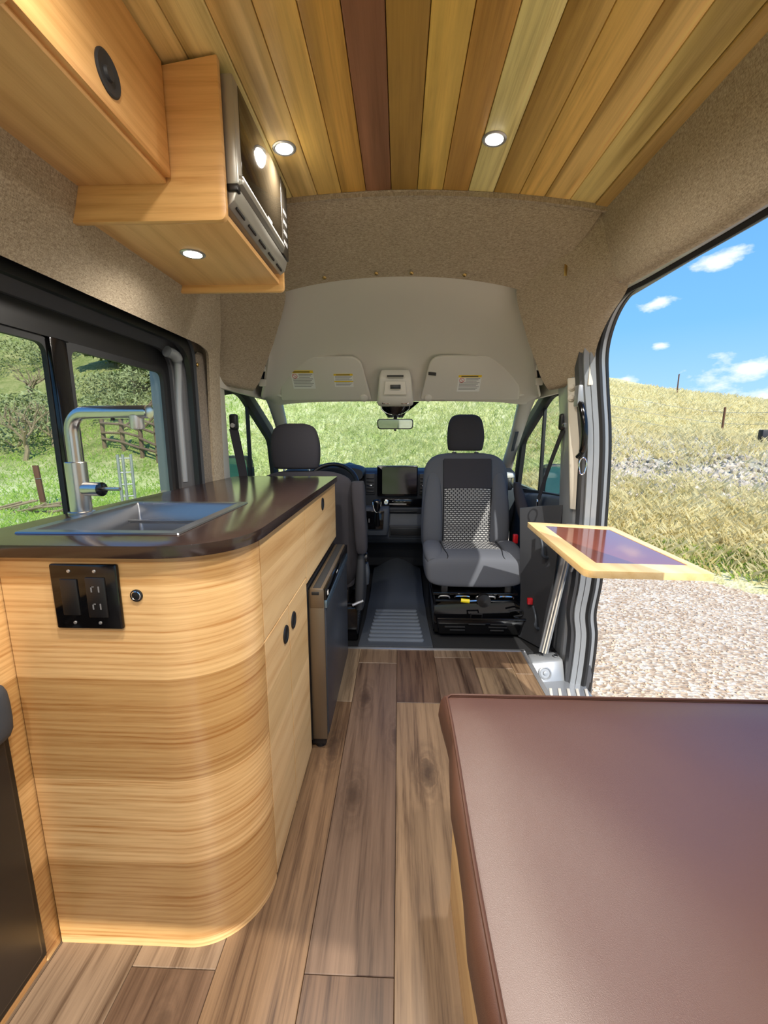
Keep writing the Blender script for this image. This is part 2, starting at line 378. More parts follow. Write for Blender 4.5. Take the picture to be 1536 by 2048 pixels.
def seat_insert():
    m, s, bs, _ = mat_new('seat_insert_dashes'); co = s.coord()
    sp = s.n('ShaderNodeSeparateXYZ', i_0=co); cx = s.n('ShaderNodeCombineXYZ')
    s.put(cx.inputs[0], sp.outputs[0]); s.put(cx.inputs[1], s.math('ADD', sp.outputs[2], s.math('MULTIPLY', sp.outputs[1], 0.6)))
    br = s.n('ShaderNodeTexBrick', offset=0.5); s.put(br.inputs['Vector'], s.map(cx.outputs[0], (1, 1, 1)))
    br.inputs['Scale'].default_value = 1.0; br.inputs['Brick Width'].default_value = 0.026; br.inputs['Row Height'].default_value = 0.0145
    br.inputs['Mortar Size'].default_value = 0.0046; br.inputs['Mortar Smooth'].default_value = 0.3
    c = s.mix(br.outputs['Fac'], rgb(176, 176, 174), rgb(62, 63, 66))
    s.put(bs.inputs['Base Color'], c); bs.inputs['Roughness'].default_value = 0.9; bs.inputs['Specular IOR Level'].default_value = 0.2
    bp = s.n('ShaderNodeBump', i_Strength=0.5, i_Distance=0.003, i_Height=s.math('SUBTRACT', 1.0, br.outputs['Fac'])); s.put(bs.inputs['Normal'], bp.outputs[0]); return m
M['insert'] = seat_insert()
def screen_mat():
    m, s, bs, _ = mat_new('dark_display_glass'); bs.inputs['Base Color'].default_value = rgb(10, 11, 14); bs.inputs['Roughness'].default_value = 0.06
    bs.inputs['Specular IOR Level'].default_value = 0.7; return m
M['screen'] = screen_mat()
def terrain_mat():
    m, s, bs, _ = mat_new('hillside_grass'); co = s.coord()
    sp = s.n('ShaderNodeSeparateXYZ', i_0=co); X, Y, Z = sp.outputs
    n1 = s.noise(co, 0.25, 5, 0.6); n2 = s.noise(s.map(co, (1, 1, 2.0)), 1.6, 6, 0.7); n3 = s.math('ADD', s.math('MULTIPLY', s.noise(s.map(co, (9, 9, 14)), 1.0, 6, 0.8), 0.5), s.math('MULTIPLY', s.noise(s.map(co, (1, 1, 1)), 0.9, 8, 0.78), 0.5))
    az = s.math('ARCTAN2', X, Y)
    green = s.ramp(n3, [(0.30, rgb(112, 136, 60)), (0.46, rgb(178, 190, 110)), (0.60, rgb(238, 232, 184))])
    dry = s.ramp(n3, [(0.30, rgb(140, 132, 78)), (0.44, rgb(204, 192, 128)), (0.60, rgb(244, 234, 190))])
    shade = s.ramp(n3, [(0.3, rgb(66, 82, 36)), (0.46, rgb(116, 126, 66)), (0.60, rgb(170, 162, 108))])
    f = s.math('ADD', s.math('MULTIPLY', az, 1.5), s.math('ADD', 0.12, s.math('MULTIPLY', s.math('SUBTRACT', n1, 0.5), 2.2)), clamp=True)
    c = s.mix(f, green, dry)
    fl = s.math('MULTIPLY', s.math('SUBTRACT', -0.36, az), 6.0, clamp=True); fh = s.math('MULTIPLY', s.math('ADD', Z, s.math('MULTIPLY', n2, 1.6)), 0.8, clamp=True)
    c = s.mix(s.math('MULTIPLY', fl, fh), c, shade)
    r = s.math('SQRT', s.math('ADD', s.math('MULTIPLY', X, X), s.math('MULTIPLY', Y, Y)))
    rr = s.math('ADD', r, s.math('MULTIPLY', s.math('SUBTRACT', n2, 0.5), 5.0))
    rock = s.math('MULTIPLY', s.ramp(s.math('DIVIDE', rr, 40), [(0.23, (0, 0, 0, 1)), (0.27, (1, 1, 1, 1)), (0.36, (1, 1, 1, 1)), (0.40, (0, 0, 0, 1))]), s.math('MULTIPLY', s.math('SUBTRACT', az, 0.30), 8.0, clamp=True))
    c = s.mix(s.math('MULTIPLY', rock, 0.85), c, s.ramp(n3, [(0.3, rgb(120, 118, 104)), (0.55, rgb(196, 190, 170)), (0.7, rgb(226, 220, 204))]))
    # gravel track where it is flat by the van
    vo = s.n('ShaderNodeTexVoronoi', feature='F1'); s.put(vo.inputs['Vector'], co); vo.inputs['Scale'].default_value = 34
    gv = s.mix(s.ramp(s.noise(co, 1.1, 4), [(0.4, (0, 0, 0, 1)), (0.65, (1, 1, 1, 1))]), rgb(204, 178, 146), rgb(222, 202, 172))
    gv = s.mix(0.75, gv, s.ramp(vo.outputs['Color'], [(0.2, rgb(168, 140, 110)), (0.5, rgb(216, 192, 160)), (0.85, rgb(246, 232, 206))]))
    edge = s.math('ADD', Z, s.math('MULTIPLY', s.math('SUBTRACT', n2, 0.5), 0.10))
    isg = s.math('MULTIPLY', s.math('LESS_THAN', edge, -0.615), s.math('GREATER_THAN', az, -0.2))
    c = s.mix(isg, c, gv)
    s.put(bs.inputs['Base Color'], c); bs.inputs['Roughness'].default_value = 0.95; bs.inputs['Specular IOR Level'].default_value = 0.1
    h = s.math('ADD', s.math('MULTIPLY', n3, 0.6), s.math('MULTIPLY', vo.outputs['Distance'], 0.25))
    bp = s.n('ShaderNodeBump', i_Strength=0.6, i_Distance=0.08, i_Height=h); s.put(bs.inputs['Normal'], bp.outputs[0]); return m
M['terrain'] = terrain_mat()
def leafy(name, c1, c2, up=False):
    m, s, bs, _ = mat_new(name); n_ = s.noise(s.coord(), 2.5, 4, 0.7)
    if up:   # thin blades let light through
        c = s.ramp(n_, [(0.3, c1), (0.7, c2)]); df = s.n('ShaderNodeBsdfDiffuse', i_0=c); tl = s.n('ShaderNodeBsdfTranslucent', i_0=c)
        s.t.links.new(s.n('ShaderNodeMixShader', i_0=0.5, i_1=df.outputs[0], i_2=tl.outputs[0]).outputs[0], _.inputs[0]); return m
    s.put(bs.inputs['Base Color'], s.ramp(n_, [(0.3, c1), (0.7, c2)])); bs.inputs['Roughness'].default_value = 0.8; bs.inputs['Specular IOR Level'].default_value = 0.15; return m
M['blade_dry'] = leafy('dry_grass_blades', rgb(206, 190, 124), rgb(250, 240, 196), True)
M['blade_green'] = leafy('green_grass_blades', rgb(158, 176, 92), rgb(244, 238, 184), True)
M['blade_vivid'] = leafy('fresh_grass_blades', rgb(122, 166, 58), rgb(206, 222, 122), True)
M['pine'] = leafy('juniper_needles', rgb(54, 72, 30), rgb(112, 128, 62))
M['shrub'] = leafy('grey_green_leaves', rgb(106, 116, 74), rgb(168, 172, 122))
M['chip'] = leafy('gravel_chip', rgb(176, 148, 118), rgb(236, 218, 190))
M['stone'] = leafy('pale_roadside_stone', rgb(140, 132, 116), rgb(222, 208, 184))

# ================================================================== SETTING: the van shell
def struct(o): o['kind'] = 'structure'; return o
def ceil_z(x): return 2.022 - 0.118 * x * x

# ---- floor of planks
floor = struct(thing('floor', (0, 1.0, 0)))
box('subfloor', M['rubber'], floor, -0.93, 0.70, -1.3, 2.232, -0.05, -0.0085, 0)
fx = [-0.93, -0.80, -0.605, -0.41, -0.207, -0.003, 0.20, 0.405, 0.60, 0.70]
tones = [(1.0, .9, .8), (.78, .66, .56), (1.02, .92, .78), (.70, .58, .50), (.92, .84, .76), (.86, .72, .58), (.74, .64, .58), (1.06, .98, .86), (.82, .72, .62), (1.0, .88, .74)]
cuts = [[.55, 1.6], [.2, 1.3], [.75, 1.95], [.55, 1.745], [.75, 2.08], [.36, 1.745], [.2, 1.5, 2.15], [.5, 1.3, 2.05], [.9, 2.0]]
ti = 0
rf = random.Random(5)
for i in range(len(fx) - 1):
    ys = [-1.3] + cuts[i] + [2.232]
    for a, b_ in zip(ys, ys[1:]):
        o = box('plank', M['plank'], floor, fx[i] + 0.0006, fx[i + 1] - 0.0006, a + 0.0008, b_ - 0.0008, -0.0085, 0.0, 0.0012, 1)
        t = tones[rf.randrange(len(tones))]; o.color = (t[0] ** 1.8 * .38, t[1] ** 1.8 * .39, t[2] ** 1.8 * .42, 1)
# aluminium edge strips at the front and along the sliding door
tr = struct(box('trim_1', M['alu'], None, -0.33, 0.715, 2.226, 2.246, -0.004, 0.004, 0.0015))
tr = struct(prism('trim_2', M['alu'], None, [(0.690, 1.0, 0.0), (0.716, 1.0, 0.0), (0.716, 1.0, -0.055), (0.708, 1.0, -0.055), (0.708, 1.0, 0.004), (0.690, 1.0, 0.004)][::-1], (0, 1.235, 0), 0.0))

# ---- ceiling of poplar boards following the arched roof
ceiling = struct(thing('ceiling', (0, 0.8, 2.02)))
cxs = [-0.70, -0.632, -0.546, -0.460, -0.374, -0.287, -0.203, -0.119, -0.032, 0.057, 0.144, 0.231, 0.317, 0.405, 0.490, 0.576, 0.662]
ctone = {0: (226, 196, 138), 1: (228, 198, 140), 2: (222, 190, 130), 3: (226, 196, 136), 4: (214, 184, 120), 5: (200, 166, 92), 6: (176, 138, 66), 7: (128, 88, 62), 8: (156, 122, 58),
         9: (196, 164, 84), 10: (170, 130, 66), 11: (232, 200, 138), 12: (198, 164, 92), 13: (206, 170, 96), 14: (214, 180, 112), 15: (226, 192, 126)}
def board(name, parent, xa, xb, y0, y1, mat, t=0.010, b=0.004, dz=0.0):
    za, zb = ceil_z(xa) + dz, ceil_z(xb) + dz
    pts = [(xa, y0, za), (xb, y0, zb), (xb, y0, zb + t), (xa, y0, za + t)]
    return prism(name, mat, parent, pts, (0, y1 - y0, 0), b, 2)
for i in range(len(cxs) - 1):
    o = board('plank', ceiling, cxs[i] + 0.0005, cxs[i + 1] - 0.0005, -1.3, 1.635 - 0.0, M['ceil'])
    c = ctone[i]; o.color = (min(1, lin(c[0]) * 1.5), min(1, lin(c[1]) * 1.58), min(1, lin(c[2]) * 1.72), 1)
o = board('edge_board', ceiling, 0.663, 0.712, -1.3, 1.66, M['ceil'], 0.014, 0.002, -0.004); o.color = (lin(206) * 1.15, lin(170) * 1.25, lin(108) * 1.35, 1)
roof = struct(prism('roof', M['paint_dk'], None, [(-1.0, -1.3, 1.95), (-0.8, -1.3, 2.07), (0, -1.3, 2.10), (0.8, -1.3, 2.07), (1.0, -1.3, 1.95), (0.99, -1.3, 2.05), (0.8, -1.3, 2.12), (0, -1.3, 2.15), (-0.8, -1.3, 2.12), (-0.99, -1.3, 2.05)], (0, 3.6, 0), 0.0))
roof.name = 'trim_3'

cabroof = struct(prism('trim_16', M['paint_dk'], None, [(-.97, 2.25, 2.10), (-.97, 2.60, 1.98), (-.97, 2.93, 1.50), (-.97, 2.90, 1.47), (-.97, 2.56, 1.93), (-.97, 2.25, 2.06)], (1.94, 0, 0), 0.0))
def stud(parent, p, axis, r=0.006):
    return lathe('stud', M['brass'], parent, [(r * 1.5, 0), (r * 1.4, 0.002), (r, 0.0045), (0, 0.006)], p, axis, 12)

# ---- left wall: tweed panel over the window, window recess, pillar strips
wall_l = struct(thing('wall_left', (-0.85, 0.8, 1.0)))
prof = [(-0.695, 1.985), (-0.722, 1.84), (-0.765, 1.68), (-0.828, 1.566)]
ys = [-1.3, -0.4, 0.4, 1.2, 1.80]
fin('tweed_panel', grid_bm([spline([(x, y, z) for x, z in prof], 5) for y in ys], 0.012), M['fabric'], wall_l)
# the rounded front end of that panel that turns down into a strip beside the window
front = []
path_o = spline([(-0.728, 1.80, 1.80), (-0.775, 1.91, 1.70), (-0.812, 1.985, 1.62), (-0.838, 2.015, 1.50), (-0.850, 2.025, 1.30), (-0.858, 2.03, 0.95)], 6)
path_i = spline([(-0.829, 1.795, 1.566), (-0.836, 1.865, 1.562), (-0.842, 1.915, 1.545), (-0.850, 1.930, 1.46), (-0.858, 1.935, 1.30), (-0.866, 1.94, 0.95)], 6)
fin('tweed_return', grid_bm([[a, (a + b_) / 2 + Vector((0.004, 0, 0)), b_] for a, b_ in zip(path_o, path_i)], 0.012), M['fabric'], wall_l)
fin('grey_tweed_jamb', prism_bm([(-.862, 1.945, .95), (-.862, 1.945, 1.545), (-.872, 1.90, 1.55), (-.880, 1.812, 1.48), (-.882, 1.812, .95)], (-.012, 0, 0), .002), M['fabric_grey'], wall_l)
for p in [(-0.806, 0.98, 1.60), (-0.808, 1.50, 1.60), (-0.825, 1.93, 1.585), (-0.860, 1.865, 1.49), (-0.845, 1.985, 1.40), (-0.856, 1.985, 1.07)]:
    stud(wall_l, p, (1, -0.25, -0.1))
box('jamb_backing', M['fabric_grey'], wall_l, -.90, -.888, 1.80, 2.04, 1.40, 1.62, 0)
# window recess ring
def yz(loop, x): return [(x, y, z) for y, z in loop]
win = rpoly([(-0.2, 0.90), (1.735, 0.90), (1.735, 1.455), (-0.2, 1.455)], [0.03, 0.05, 0.06, 0.03], 6)
out1 = rpoly([(-0.32, 0.86), (1.765, 0.86), (1.765, 1.525), (-0.32, 1.525)], [0.03, 0.06, 0.10, 0.03], 6)
out2 = rpoly([(-0.36, 0.83), (1.81, 0.83), (1.81, 1.585), (-0.36, 1.585)], [0.03, 0.06, 0.10, 0.03], 6)
fin('window_recess', grid_bm([yz(out1, -0.945), yz([(y * 1.0, z) for y, z in out1], -0.92), yz(out2, -0.86), yz(out2, -0.84)], 0.0, True), M['paint_dk'], wall_l)
fin('recess_lip', ring_prism_bm(out2, rpoly([(-0.33, 0.85), (1.785, 0.85), (1.785, 1.545), (-0.33, 1.545)], [0.03, 0.06, 0.12, 0.03], 6), lambda y, z: (-0.852, y, z), (-0.02, 0, 0)), M['black'], wall_l)
box('outer_skin_low', M['paint'], wall_l, -1.0, -0.955, -1.3, 2.33, -0.3, 0.90, 0)
box('outer_skin_top', M['paint'], wall_l, -1.0, -0.955, -1.3, 2.33, 1.46, 2.0, 0)
box('outer_skin_front', M['paint'], wall_l, -1.0, -0.95, 1.74, 2.33, 0.88, 1.48, 0)
box('outer_skin_rear', M['paint'], wall_l, -1.0, -0.95, -1.3, -0.19, 0.88, 1.48, 0)
tube('recess_bracket', M['paint'], wall_l, spline([(-0.90, 1.70, 1.515), (-0.89, 1.75, 1.50), (-0.90, 1.775, 1.44), (-0.912, 1.78, 1.30), (-0.915, 1.783, 1.0)], 6), [0.022] * 8 + [0.016] * 17, 10)

# ---- window_1: slider in the left wall
w1 = struct(thing('window_1', (-0.95, 0.9, 0.9)))
def ring(name, mat, par, o, i, x, t, b=0): return fin(name, ring_prism_bm(o, i, lambda y, z: (x, y, z), (t, 0, 0)), mat, par)
ring('outer_frame', M['black'], w1, out1, win, -0.955, 0.022)
wi = lambda y0, y1, z0, z1, r=0.03: rpoly([(y0, z0), (y1, z0), (y1, z1), (y0, z1)], r, 6)
ring('sash_frame', M['rubber'], w1, wi(1.205, 1.735, .90, 1.455, .04), wi(1.235, 1.712, .93, 1.435, .03), -0.945, 0.014)
ring('sash_frame', M['rubber'], w1, wi(-0.2, 1.175, .90, 1.455, .04), wi(-0.17, 1.155, .93, 1.437, .03), -0.952, 0.014)
box('mullion', M['gloss'], w1, -0.955, -0.925, 1.158, 1.218, 0.90, 1.456, 0.006)
box('pane', M['glass'], w1, -0.945, -0.942, 1.21, 1.73, 0.91, 1.45, 0)
box('pane', M['glass'], w1, -0.951, -0.948, -0.19, 1.17, 0.91, 1.45, 0)

# ---- right wall: tweed panel over the sliding door, header, rear closed part
wall_r = struct(thing('wall_right', (0.85, 0.4, 1.0)))
profr = [(0.705, 1.992), (0.735, 1.90), (0.775, 1.80), (0.800, 1.745), (0.825, 1.728), (0.845, 1.735)]
fin('tweed_panel', grid_bm([spline([(x, y, z + (0.018 if z < 1.8 and y > 1.5 else 0)) for x, z in profr], 5) for y in [-1.3, -0.2, 0.7, 1.2, 1.70]], 0.012), M['fabric'], wall_r)
for p in [(0.792, 1.30, 1.765), (0.722, 1.22, 1.945), (0.735, 1.62, 1.90), (0.787, 1.66, 1.79)]: stud(wall_r, p, (-1, 0, -0.3), 0.005)
box('header_beam', M['paint_dk'], wall_r, 0.84, 0.99, -1.3, 2.08, 1.775, 2.02, 0.01)
box('rear_panel', M['fabric'], wall_r, 0.94, 0.96, -1.3, .85, -0.02, 1.74, 0.01)
box('rear_skin', M['paint'], wall_r, 0.96, 1.0, -1.3, .86, -0.3, 1.80, 0.01)
box('sliding_door_skin', M['paint'], wall_r, 1.06, 1.13, -.6, .50, -0.25, 1.78, 0.02)

# pillar edge that frames the sliding-door opening
edge = spline([(.885, .7, 1.728), (.885, 1.2, 1.728), (.885, 1.62, 1.738), (.885, 1.80, 1.745), (.892, 1.92, 1.72), (.905, 2.02, 1.655), (.922, 2.085, 1.56), (.945, 2.10, 1.42), (.984, 2.10, 1.12), (1.0, 2.10, .63), (1.004, 2.105, .45), (0.992, 2.11, .28), (1.004, 2.10, .16), (.995, 2.085, .0), (.972, 2.06, -.17)], 6)
door = struct(thing('door_1', (0.95, 2.1, 0.0)))
def sweep(name, mat, par, section, path=edge, ang=40):
    """section: list of (inward along -x, forward along +normal) offsets swept along the opening edge"""
    rows = []
    for i, p in enumerate(path):
        d = (path[min(i + 1, len(path) - 1)] - path[max(i - 1, 0)]).normalized()
        inward = Vector((-1, 0, 0)); nrm = d.cross(inward).normalized()
        if nrm.z < 0 and p.z > 1.6: nrm = -nrm
        if nrm.y < 0 and p.z <= 1.6: nrm = -nrm
        rows.append([p + inward * a + nrm * b_ for a, b_ in section])
    return fin(name, grid_bm(rows, 0, True), mat, par, True, ang)
sweep('rubber_seal', M['rubber'], door, [(-.004, -.010), (.010, -.014), (.020, -.004), (.020, .012), (-.004, .014)])
sweep('seal_lip', M['paint'], door, [(.020, -.002), (.044, .002), (.046, .016), (.020, .016)])
sweep('frame_flange', M['paint'], door, [(.046, .006), (.070, .010), (.072, .040), (.046, .040)])
sweep('frame_channel', M['paint_dk'], door, [(.072, .022), (.086, .030), (.088, .075), (.072, .075)])
sweep('outer_flange', M['paint'], door, [(-.030, .010), (-.004, .004), (-.004, .016), (-.030, .05)])
sweep('outer_weatherstrip', M['black'], door, [(-.044, .010), (-.030, .006), (-.030, .05), (-.044, .05)])
# pillar body behind the flanges
pil = []
for (z, x) in [(-.25, .985), (0, .985), (.3, .985), (.63, .985), (.9, .975), (1.12, .965), (1.42, .93), (1.56, .91)]:
    pil.append([(x - .085, 2.33, z), (x - .085, 2.25, z), (x - .075, 2.20, z), (x - .03, 2.16, z), (x + .02, 2.16, z), (x + .04, 2.22, z), (x + .02, 2.36, z), (x - .08, 2.38, z)])
pb = fin('pillar_body', grid_bm(pil, 0, True), M['paint'], door)
# striker plate and screws low on the pillar
prism('striker_plate', M['paint'], door, [(.938, 2.138, .20), (.958, 2.134, .20), (.958, 2.134, .52), (.938, 2.138, .52)], (-.001, -.006, 0), .002)
for z in (.23, .49): lathe('screw', M['chrome'], door, [(.009, 0), (.009, .003), (.004, .005), (.004, .001), (0, .001)], (.948, 2.130, z), (0, -1, 0), 12)
box('warning_mark', M['brass'], door, .944, .951, 2.1285, 2.130, .38, .43, 0)
for z in (1.02, .86): lathe('hole', M['black'], door, [(.006, 0), (.006, .002), (0, .002)], (.945, 2.152, z), (0, -1, 0), 10)
lathe('lower_bumper', M['paint_dk'], door, [(0, -.16), (.03, -.15), (.045, -.05), (.045, .05), (.03, .13), (0, .15)], (1.0, 2.12, -.10), (0, 0.05, 1), 14)

# cream metal strip with two bolts above the grab handle
t3 = struct(prism('trim_4', M['cream'], None, [(.828, 2.205, 1.47), (.890, 2.165, 1.47), (.895, 2.165, 1.12), (.902, 2.165, .82), (.884, 2.19, .82), (.862, 2.20, 1.10)], (.004, .02, 0), .003))
for z in (1.425, 1.375): lathe('bolt', M['cream'], t3, [(.016, 0), (.016, .004), (.009, .006), (.009, .012), (0, .013)], (.846, 2.190, z), (-.4, -1, 0), 14)

# dark lower trim of the pillar with coat hooks, and the step well
t5 = struct(thing('trim_5', (.80, 2.35, .0)))
surf('pillar_trim', M['charcoal'], t5, [[(.70, 2.44, .78), (.80, 2.40, .80), (.90, 2.32, .82)], [(.72, 2.44, .5), (.80, 2.38, .5), (.88, 2.30, .5)], [(.74, 2.44, .25), (.80, 2.36, .25), (.86, 2.28, .22)], [(.735, 2.42, 0), (.79, 2.33, 0), (.83, 2.26, 0)]], .012)
for (x, y, z) in [(.80, 2.345, .55), (.785, 2.33, .13)]:
    tube('hook', M['dash2'], t5, spline([(x - .01, y, z + .10), (x, y - .03, z + .04), (x + .002, y - .035, z - .01), (x + .03, y - .02, z - .03), (x + .055, y, z - .03)], 5), [.006] * 8 + [.009] * 13, 8)
box('release_button', M['red'], t5, .752, .782, 2.355, 2.378, .225, .262, .004)
t6 = struct(prism('trim_6', M['paint'], None, [(.862, 2.195, .56), (.900, 2.17, .56), (.822, 2.175, .015), (.780, 2.20, .015)], (.006, .025, 0), .003))
for k, dx in enumerate((.010, .022)):
    prism('rib', M['cream'], t6, [(.862 + dx, 2.188 - dx * .7, .555), (.867 + dx, 2.185 - dx * .7, .555), (.786 + dx, 2.190 - dx * .7, .02), (.781 + dx, 2.193 - dx * .7, .02)], (0, -.004, 0), 0)
step = struct(thing('trim_7', (.83, 1.9, -.1)))
box('tread', M['paint'], step, .716, .985, 1.0, 2.16, -.12, -.10, .004)
for k in range(5): prism('tread_rib', M['cream'], step, [(.74 + k * .045, 1.86, -.1), (.755 + k * .045, 1.86, -.1), (.80 + k * .045, 2.03, -.1), (.785 + k * .045, 2.03, -.1)], (0, 0, .006), .002)
box('riser', M['paint'], step, .708, .716, 1.0, 2.24, -.12, -.055, 0)
box('sill', M['paint'], step, .95, 1.0, 1.06, 2.10, -.28, -.115, .01)
prism('end_block', M['paint'], step, [(.716, 2.07, -.12), (.90, 2.10, -.12), (.90, 2.16, -.005), (.73, 2.15, -.02)], (0, .09, 0), .01)
lathe('cup', M['paint'], step, [(.034, 0), (.034, .004), (.027, .007), (.024, .002), (.012, .002), (.010, .009), (0, .010)], (.79, 2.112, -.06), (0, -1, .45), 20)
lathe('bolt', M['chrome'], step, [(.012, 0), (.012, .006), (0, .008)], (.87, 2.19, -.004), (0, 0, 1), 10)

# grab handle with a ring
gh = thing('grab_handle', (.93, 2.13, 1.1), 'black grab handle upright on the sunlit door pillar, metal ring at its foot', 'handle')
gx = .868
tube('grip', M['gloss'], gh, spline([(gx, 2.15, 1.36), (gx - .004, 2.105, 1.33), (gx + .004, 2.08, 1.26), (gx + .010, 2.075, 1.18), (gx + .012, 2.09, 1.12), (gx + .012, 2.14, 1.09)], 6), [.011] * 5 + [.0155] * 20 + [.011] * 6, 12)
box('mount', M['paint'], gh, gx - .018, gx + .020, 2.12, 2.17, 1.33, 1.43, .006)
lathe('screw', M['chrome'], gh, [(.008, 0), (.006, .004), (0, .005)], (gx, 2.115, 1.345), (0, -1, 0), 10)
tube('ring', M['chrome'], gh, [(gx + .012 + .018 * math.sin(a) * (1.0 if math.cos(a) > 0 else 1.0), 2.075, 1.055 + .034 * math.cos(a) - (.012 if math.cos(a) < -.8 else 0)) for a in [2 * math.pi * k / 20 for k in range(21)]], .0035, 8)

# ---- upper pillar fabric panels and the headliner of the cab
def pillar_panel(sg, name):
    P = lambda x, y, z: (sg * x, y, z)
    rows = [[P(.712, 1.672, 1.985), P(.665, 1.70, 1.972), P(.628, 1.72, 1.962)],
            [P(.742, 1.672, 1.90), P(.672, 1.80, 1.885), P(.570, 1.93, 1.880)],
            [P(.785, 1.680, 1.80), P(.690, 1.93, 1.800), P(.520, 2.05, 1.840)],
            [P(.850, 1.735, 1.757), P(.760, 2.06, 1.690), P(.620, 2.22, 1.690)],
            [P(.880, 1.93, 1.70), P(.820, 2.12, 1.600), P(.700, 2.30, 1.570)],
            [P(.896, 2.06, 1.60), P(.848, 2.17, 1.530), P(.745, 2.33, 1.490)],
            [P(.915, 2.13, 1.50), P(.868, 2.21, 1.465), P(.780, 2.34, 1.445)],
            [P(.920, 2.19, 1.465), P(.880, 2.25, 1.452), P(.80, 2.36, 1.44)]]
    return struct(surf(name, M['fabric'], None, rows, .012, 6))
ppr = pillar_panel(1, 'trim_8'); ppl = pillar_panel(-1, 'trim_9')
tube('seam', M['seamline'], ppr, spline([(.706, 1.664, 1.985), (.738, 1.667, 1.90), (.782, 1.674, 1.80), (.846, 1.728, 1.755)], 6), .0035, 6)
tube('seam', M['seamline'], ppr, spline([(.628, 1.712, 1.958), (.600, 1.83, 1.912), (.567, 1.922, 1.876), (.535, 1.985, 1.853), (.517, 2.04, 1.836)], 6), .004, 6)
hk = box('hook_plate', M['brass'], ppr, .648, .660, 1.845, 1.850, 1.815, 1.862, .002)
wf = struct(thing('wall_front', (0, 1.9, 1.8)))
rows = []
for (y, dz, hw) in [(1.628, -.002, .70), (1.70, -.035, .67), (1.86, -.095, .63), (2.00, -.150, .60)]:
    rows.append([(x, y + .05 * (abs(x) / .6) ** 2 * (1 if y > 1.7 else .4), ceil_z(x) + dz - (.02 if y > 1.65 else .001) * (abs(x) / .6) ** 3) for x in [hw * k / 4 for k in range(-4, 5)]])
fin('tweed_bulkhead', grid_bm(smooth_grid(rows, 4), -.014), M['fabric'], wf, True, 60)
for (x, z) in [(-.324, 1.858), (-.101, 1.872), (.049, 1.872), (.274, 1.862)]: stud(wf, (x, 1.965, z + .001), (0, -.5, -1), .006)
prism('top_filler', M['fabric'], wf, [(.72 * k / 6, 1.634, ceil_z(.72 * k / 6) - .016) for k in range(-6, 7)] + [(.78, 1.634, 2.07), (-.78, 1.634, 2.07)], (0, .012, 0), 0)
hl = struct(thing('trim_10', (0, 2.4, 1.7)))
rows = []
for (y, z, hw, dr) in [(1.97, 1.885, .56, .008), (2.10, 1.858, .60, .02), (2.30, 1.805, .66, .06), (2.50, 1.735, .72, .11), (2.66, 1.645, .77, .12), (2.78, 1.54, .80, .10), (2.865, 1.435, .82, .03), (2.885, 1.412, .82, .02)]:
    row = []
    for k in range(-6, 7):
        u = k / 6; row.append((hw * u, y + .02 * u * u, z - dr * abs(u) ** 4 + (.012 * math.cos(u * 3) if 2.2 < y < 2.7 else 0)))
    # the sides turn down towards the door tops
    e = min(max((y - 2.35) / .3, 0), 1); row = [(-hw - .01 - .065 * e, y + .03, max(1.43, z - dr - .16 * e))] + row + [(hw + .01 + .065 * e, y + .03, max(1.43, z - dr - .16 * e))]
    rows.append(row)
fin('headliner', grid_bm(smooth_grid(rows, 4), -.012), M['headliner'], hl, True, 60)
for sg in (-1, 1):
    box('side_rail', M['headliner'], hl, min(sg * .885, sg * .91), max(sg * .885, sg * .91), 2.10, 3.0, 1.425, 1.80, .004)
    box('clip', M['plastic_lt'], hl, sg * .765 - .014, sg * .765 + .014, 2.46, 2.475, 1.545, 1.575, .004)
    box('clip', M['plastic_lt'], hl, sg * .80 - .02, sg * .80 + .02, 2.55, 2.57, 1.475, 1.515, .004)

# ================================================================== CAB
# cab floor and ribbed rubber mat
cf = struct(box('trim_11', M['rubber'], None, -.93, .95, 2.246, 3.72, -.06, -.012, 0))
mat_ = thing('floor_mat', (0, 2.6, 0), 'black ribbed rubber mat in the aisle between the two front seats', 'mat')
surf('mat_sheet', M['mat_rubber'], mat_, [[(-.225, 2.25, .0), (0, 2.25, .0), (.20, 2.25, .0)], [(-.21, 2.6, .002), (-.01, 2.6, .002), (.19, 2.6, .002)], [(-.21, 2.78, .004), (-.01, 2.78, .012), (.19, 2.78, .004)], [(-.20, 2.95, .03), (-.01, 2.95, .07), (.18, 2.95, .03)], [(-.20, 3.25, .05), (-.01, 3.25, .14), (.18, 3.25, .05)], [(-.20, 3.5, .06), (-.01, 3.5, .18), (.18, 3.5, .06)]], -.012, 4)
box('firewall', M['rubber'], cf, -.95, .95, 3.70, 3.74, -.1, .9, 0)
for k in range(9):
    y = 2.31 + k * .052
    wv = .165 - .003 * k
    bm = prism_bm([(p[0] - .012, p[1], .006) for p in rpoly([(-wv, y - .017), (wv, y - .017), (wv, y + .017), (-wv, y + .017)], .016, 4)], (0, 0, .016), .005)
    fin('rib', bm, M['mat_rib'], mat_)

# windscreen and pillars
w2 = struct(thing('window_2', (0, 3.3, 1.1)))
rows = [[(-.80, 2.895, 1.42), (-.4, 2.90, 1.425), (0, 2.905, 1.43), (.4, 2.90, 1.425), (.80, 2.895, 1.42)],
        [(-.84, 3.28, 1.17), (-.42, 3.33, 1.18), (0, 3.35, 1.18), (.42, 3.33, 1.18), (.84, 3.28, 1.17)],
        [(-.87, 3.68, .88), (-.43, 3.78, .88), (0, 3.82, .88), (.43, 3.78, .88), (.87, 3.68, .88)]]
surf('pane', M['glass'], w2, rows, .004, 4)
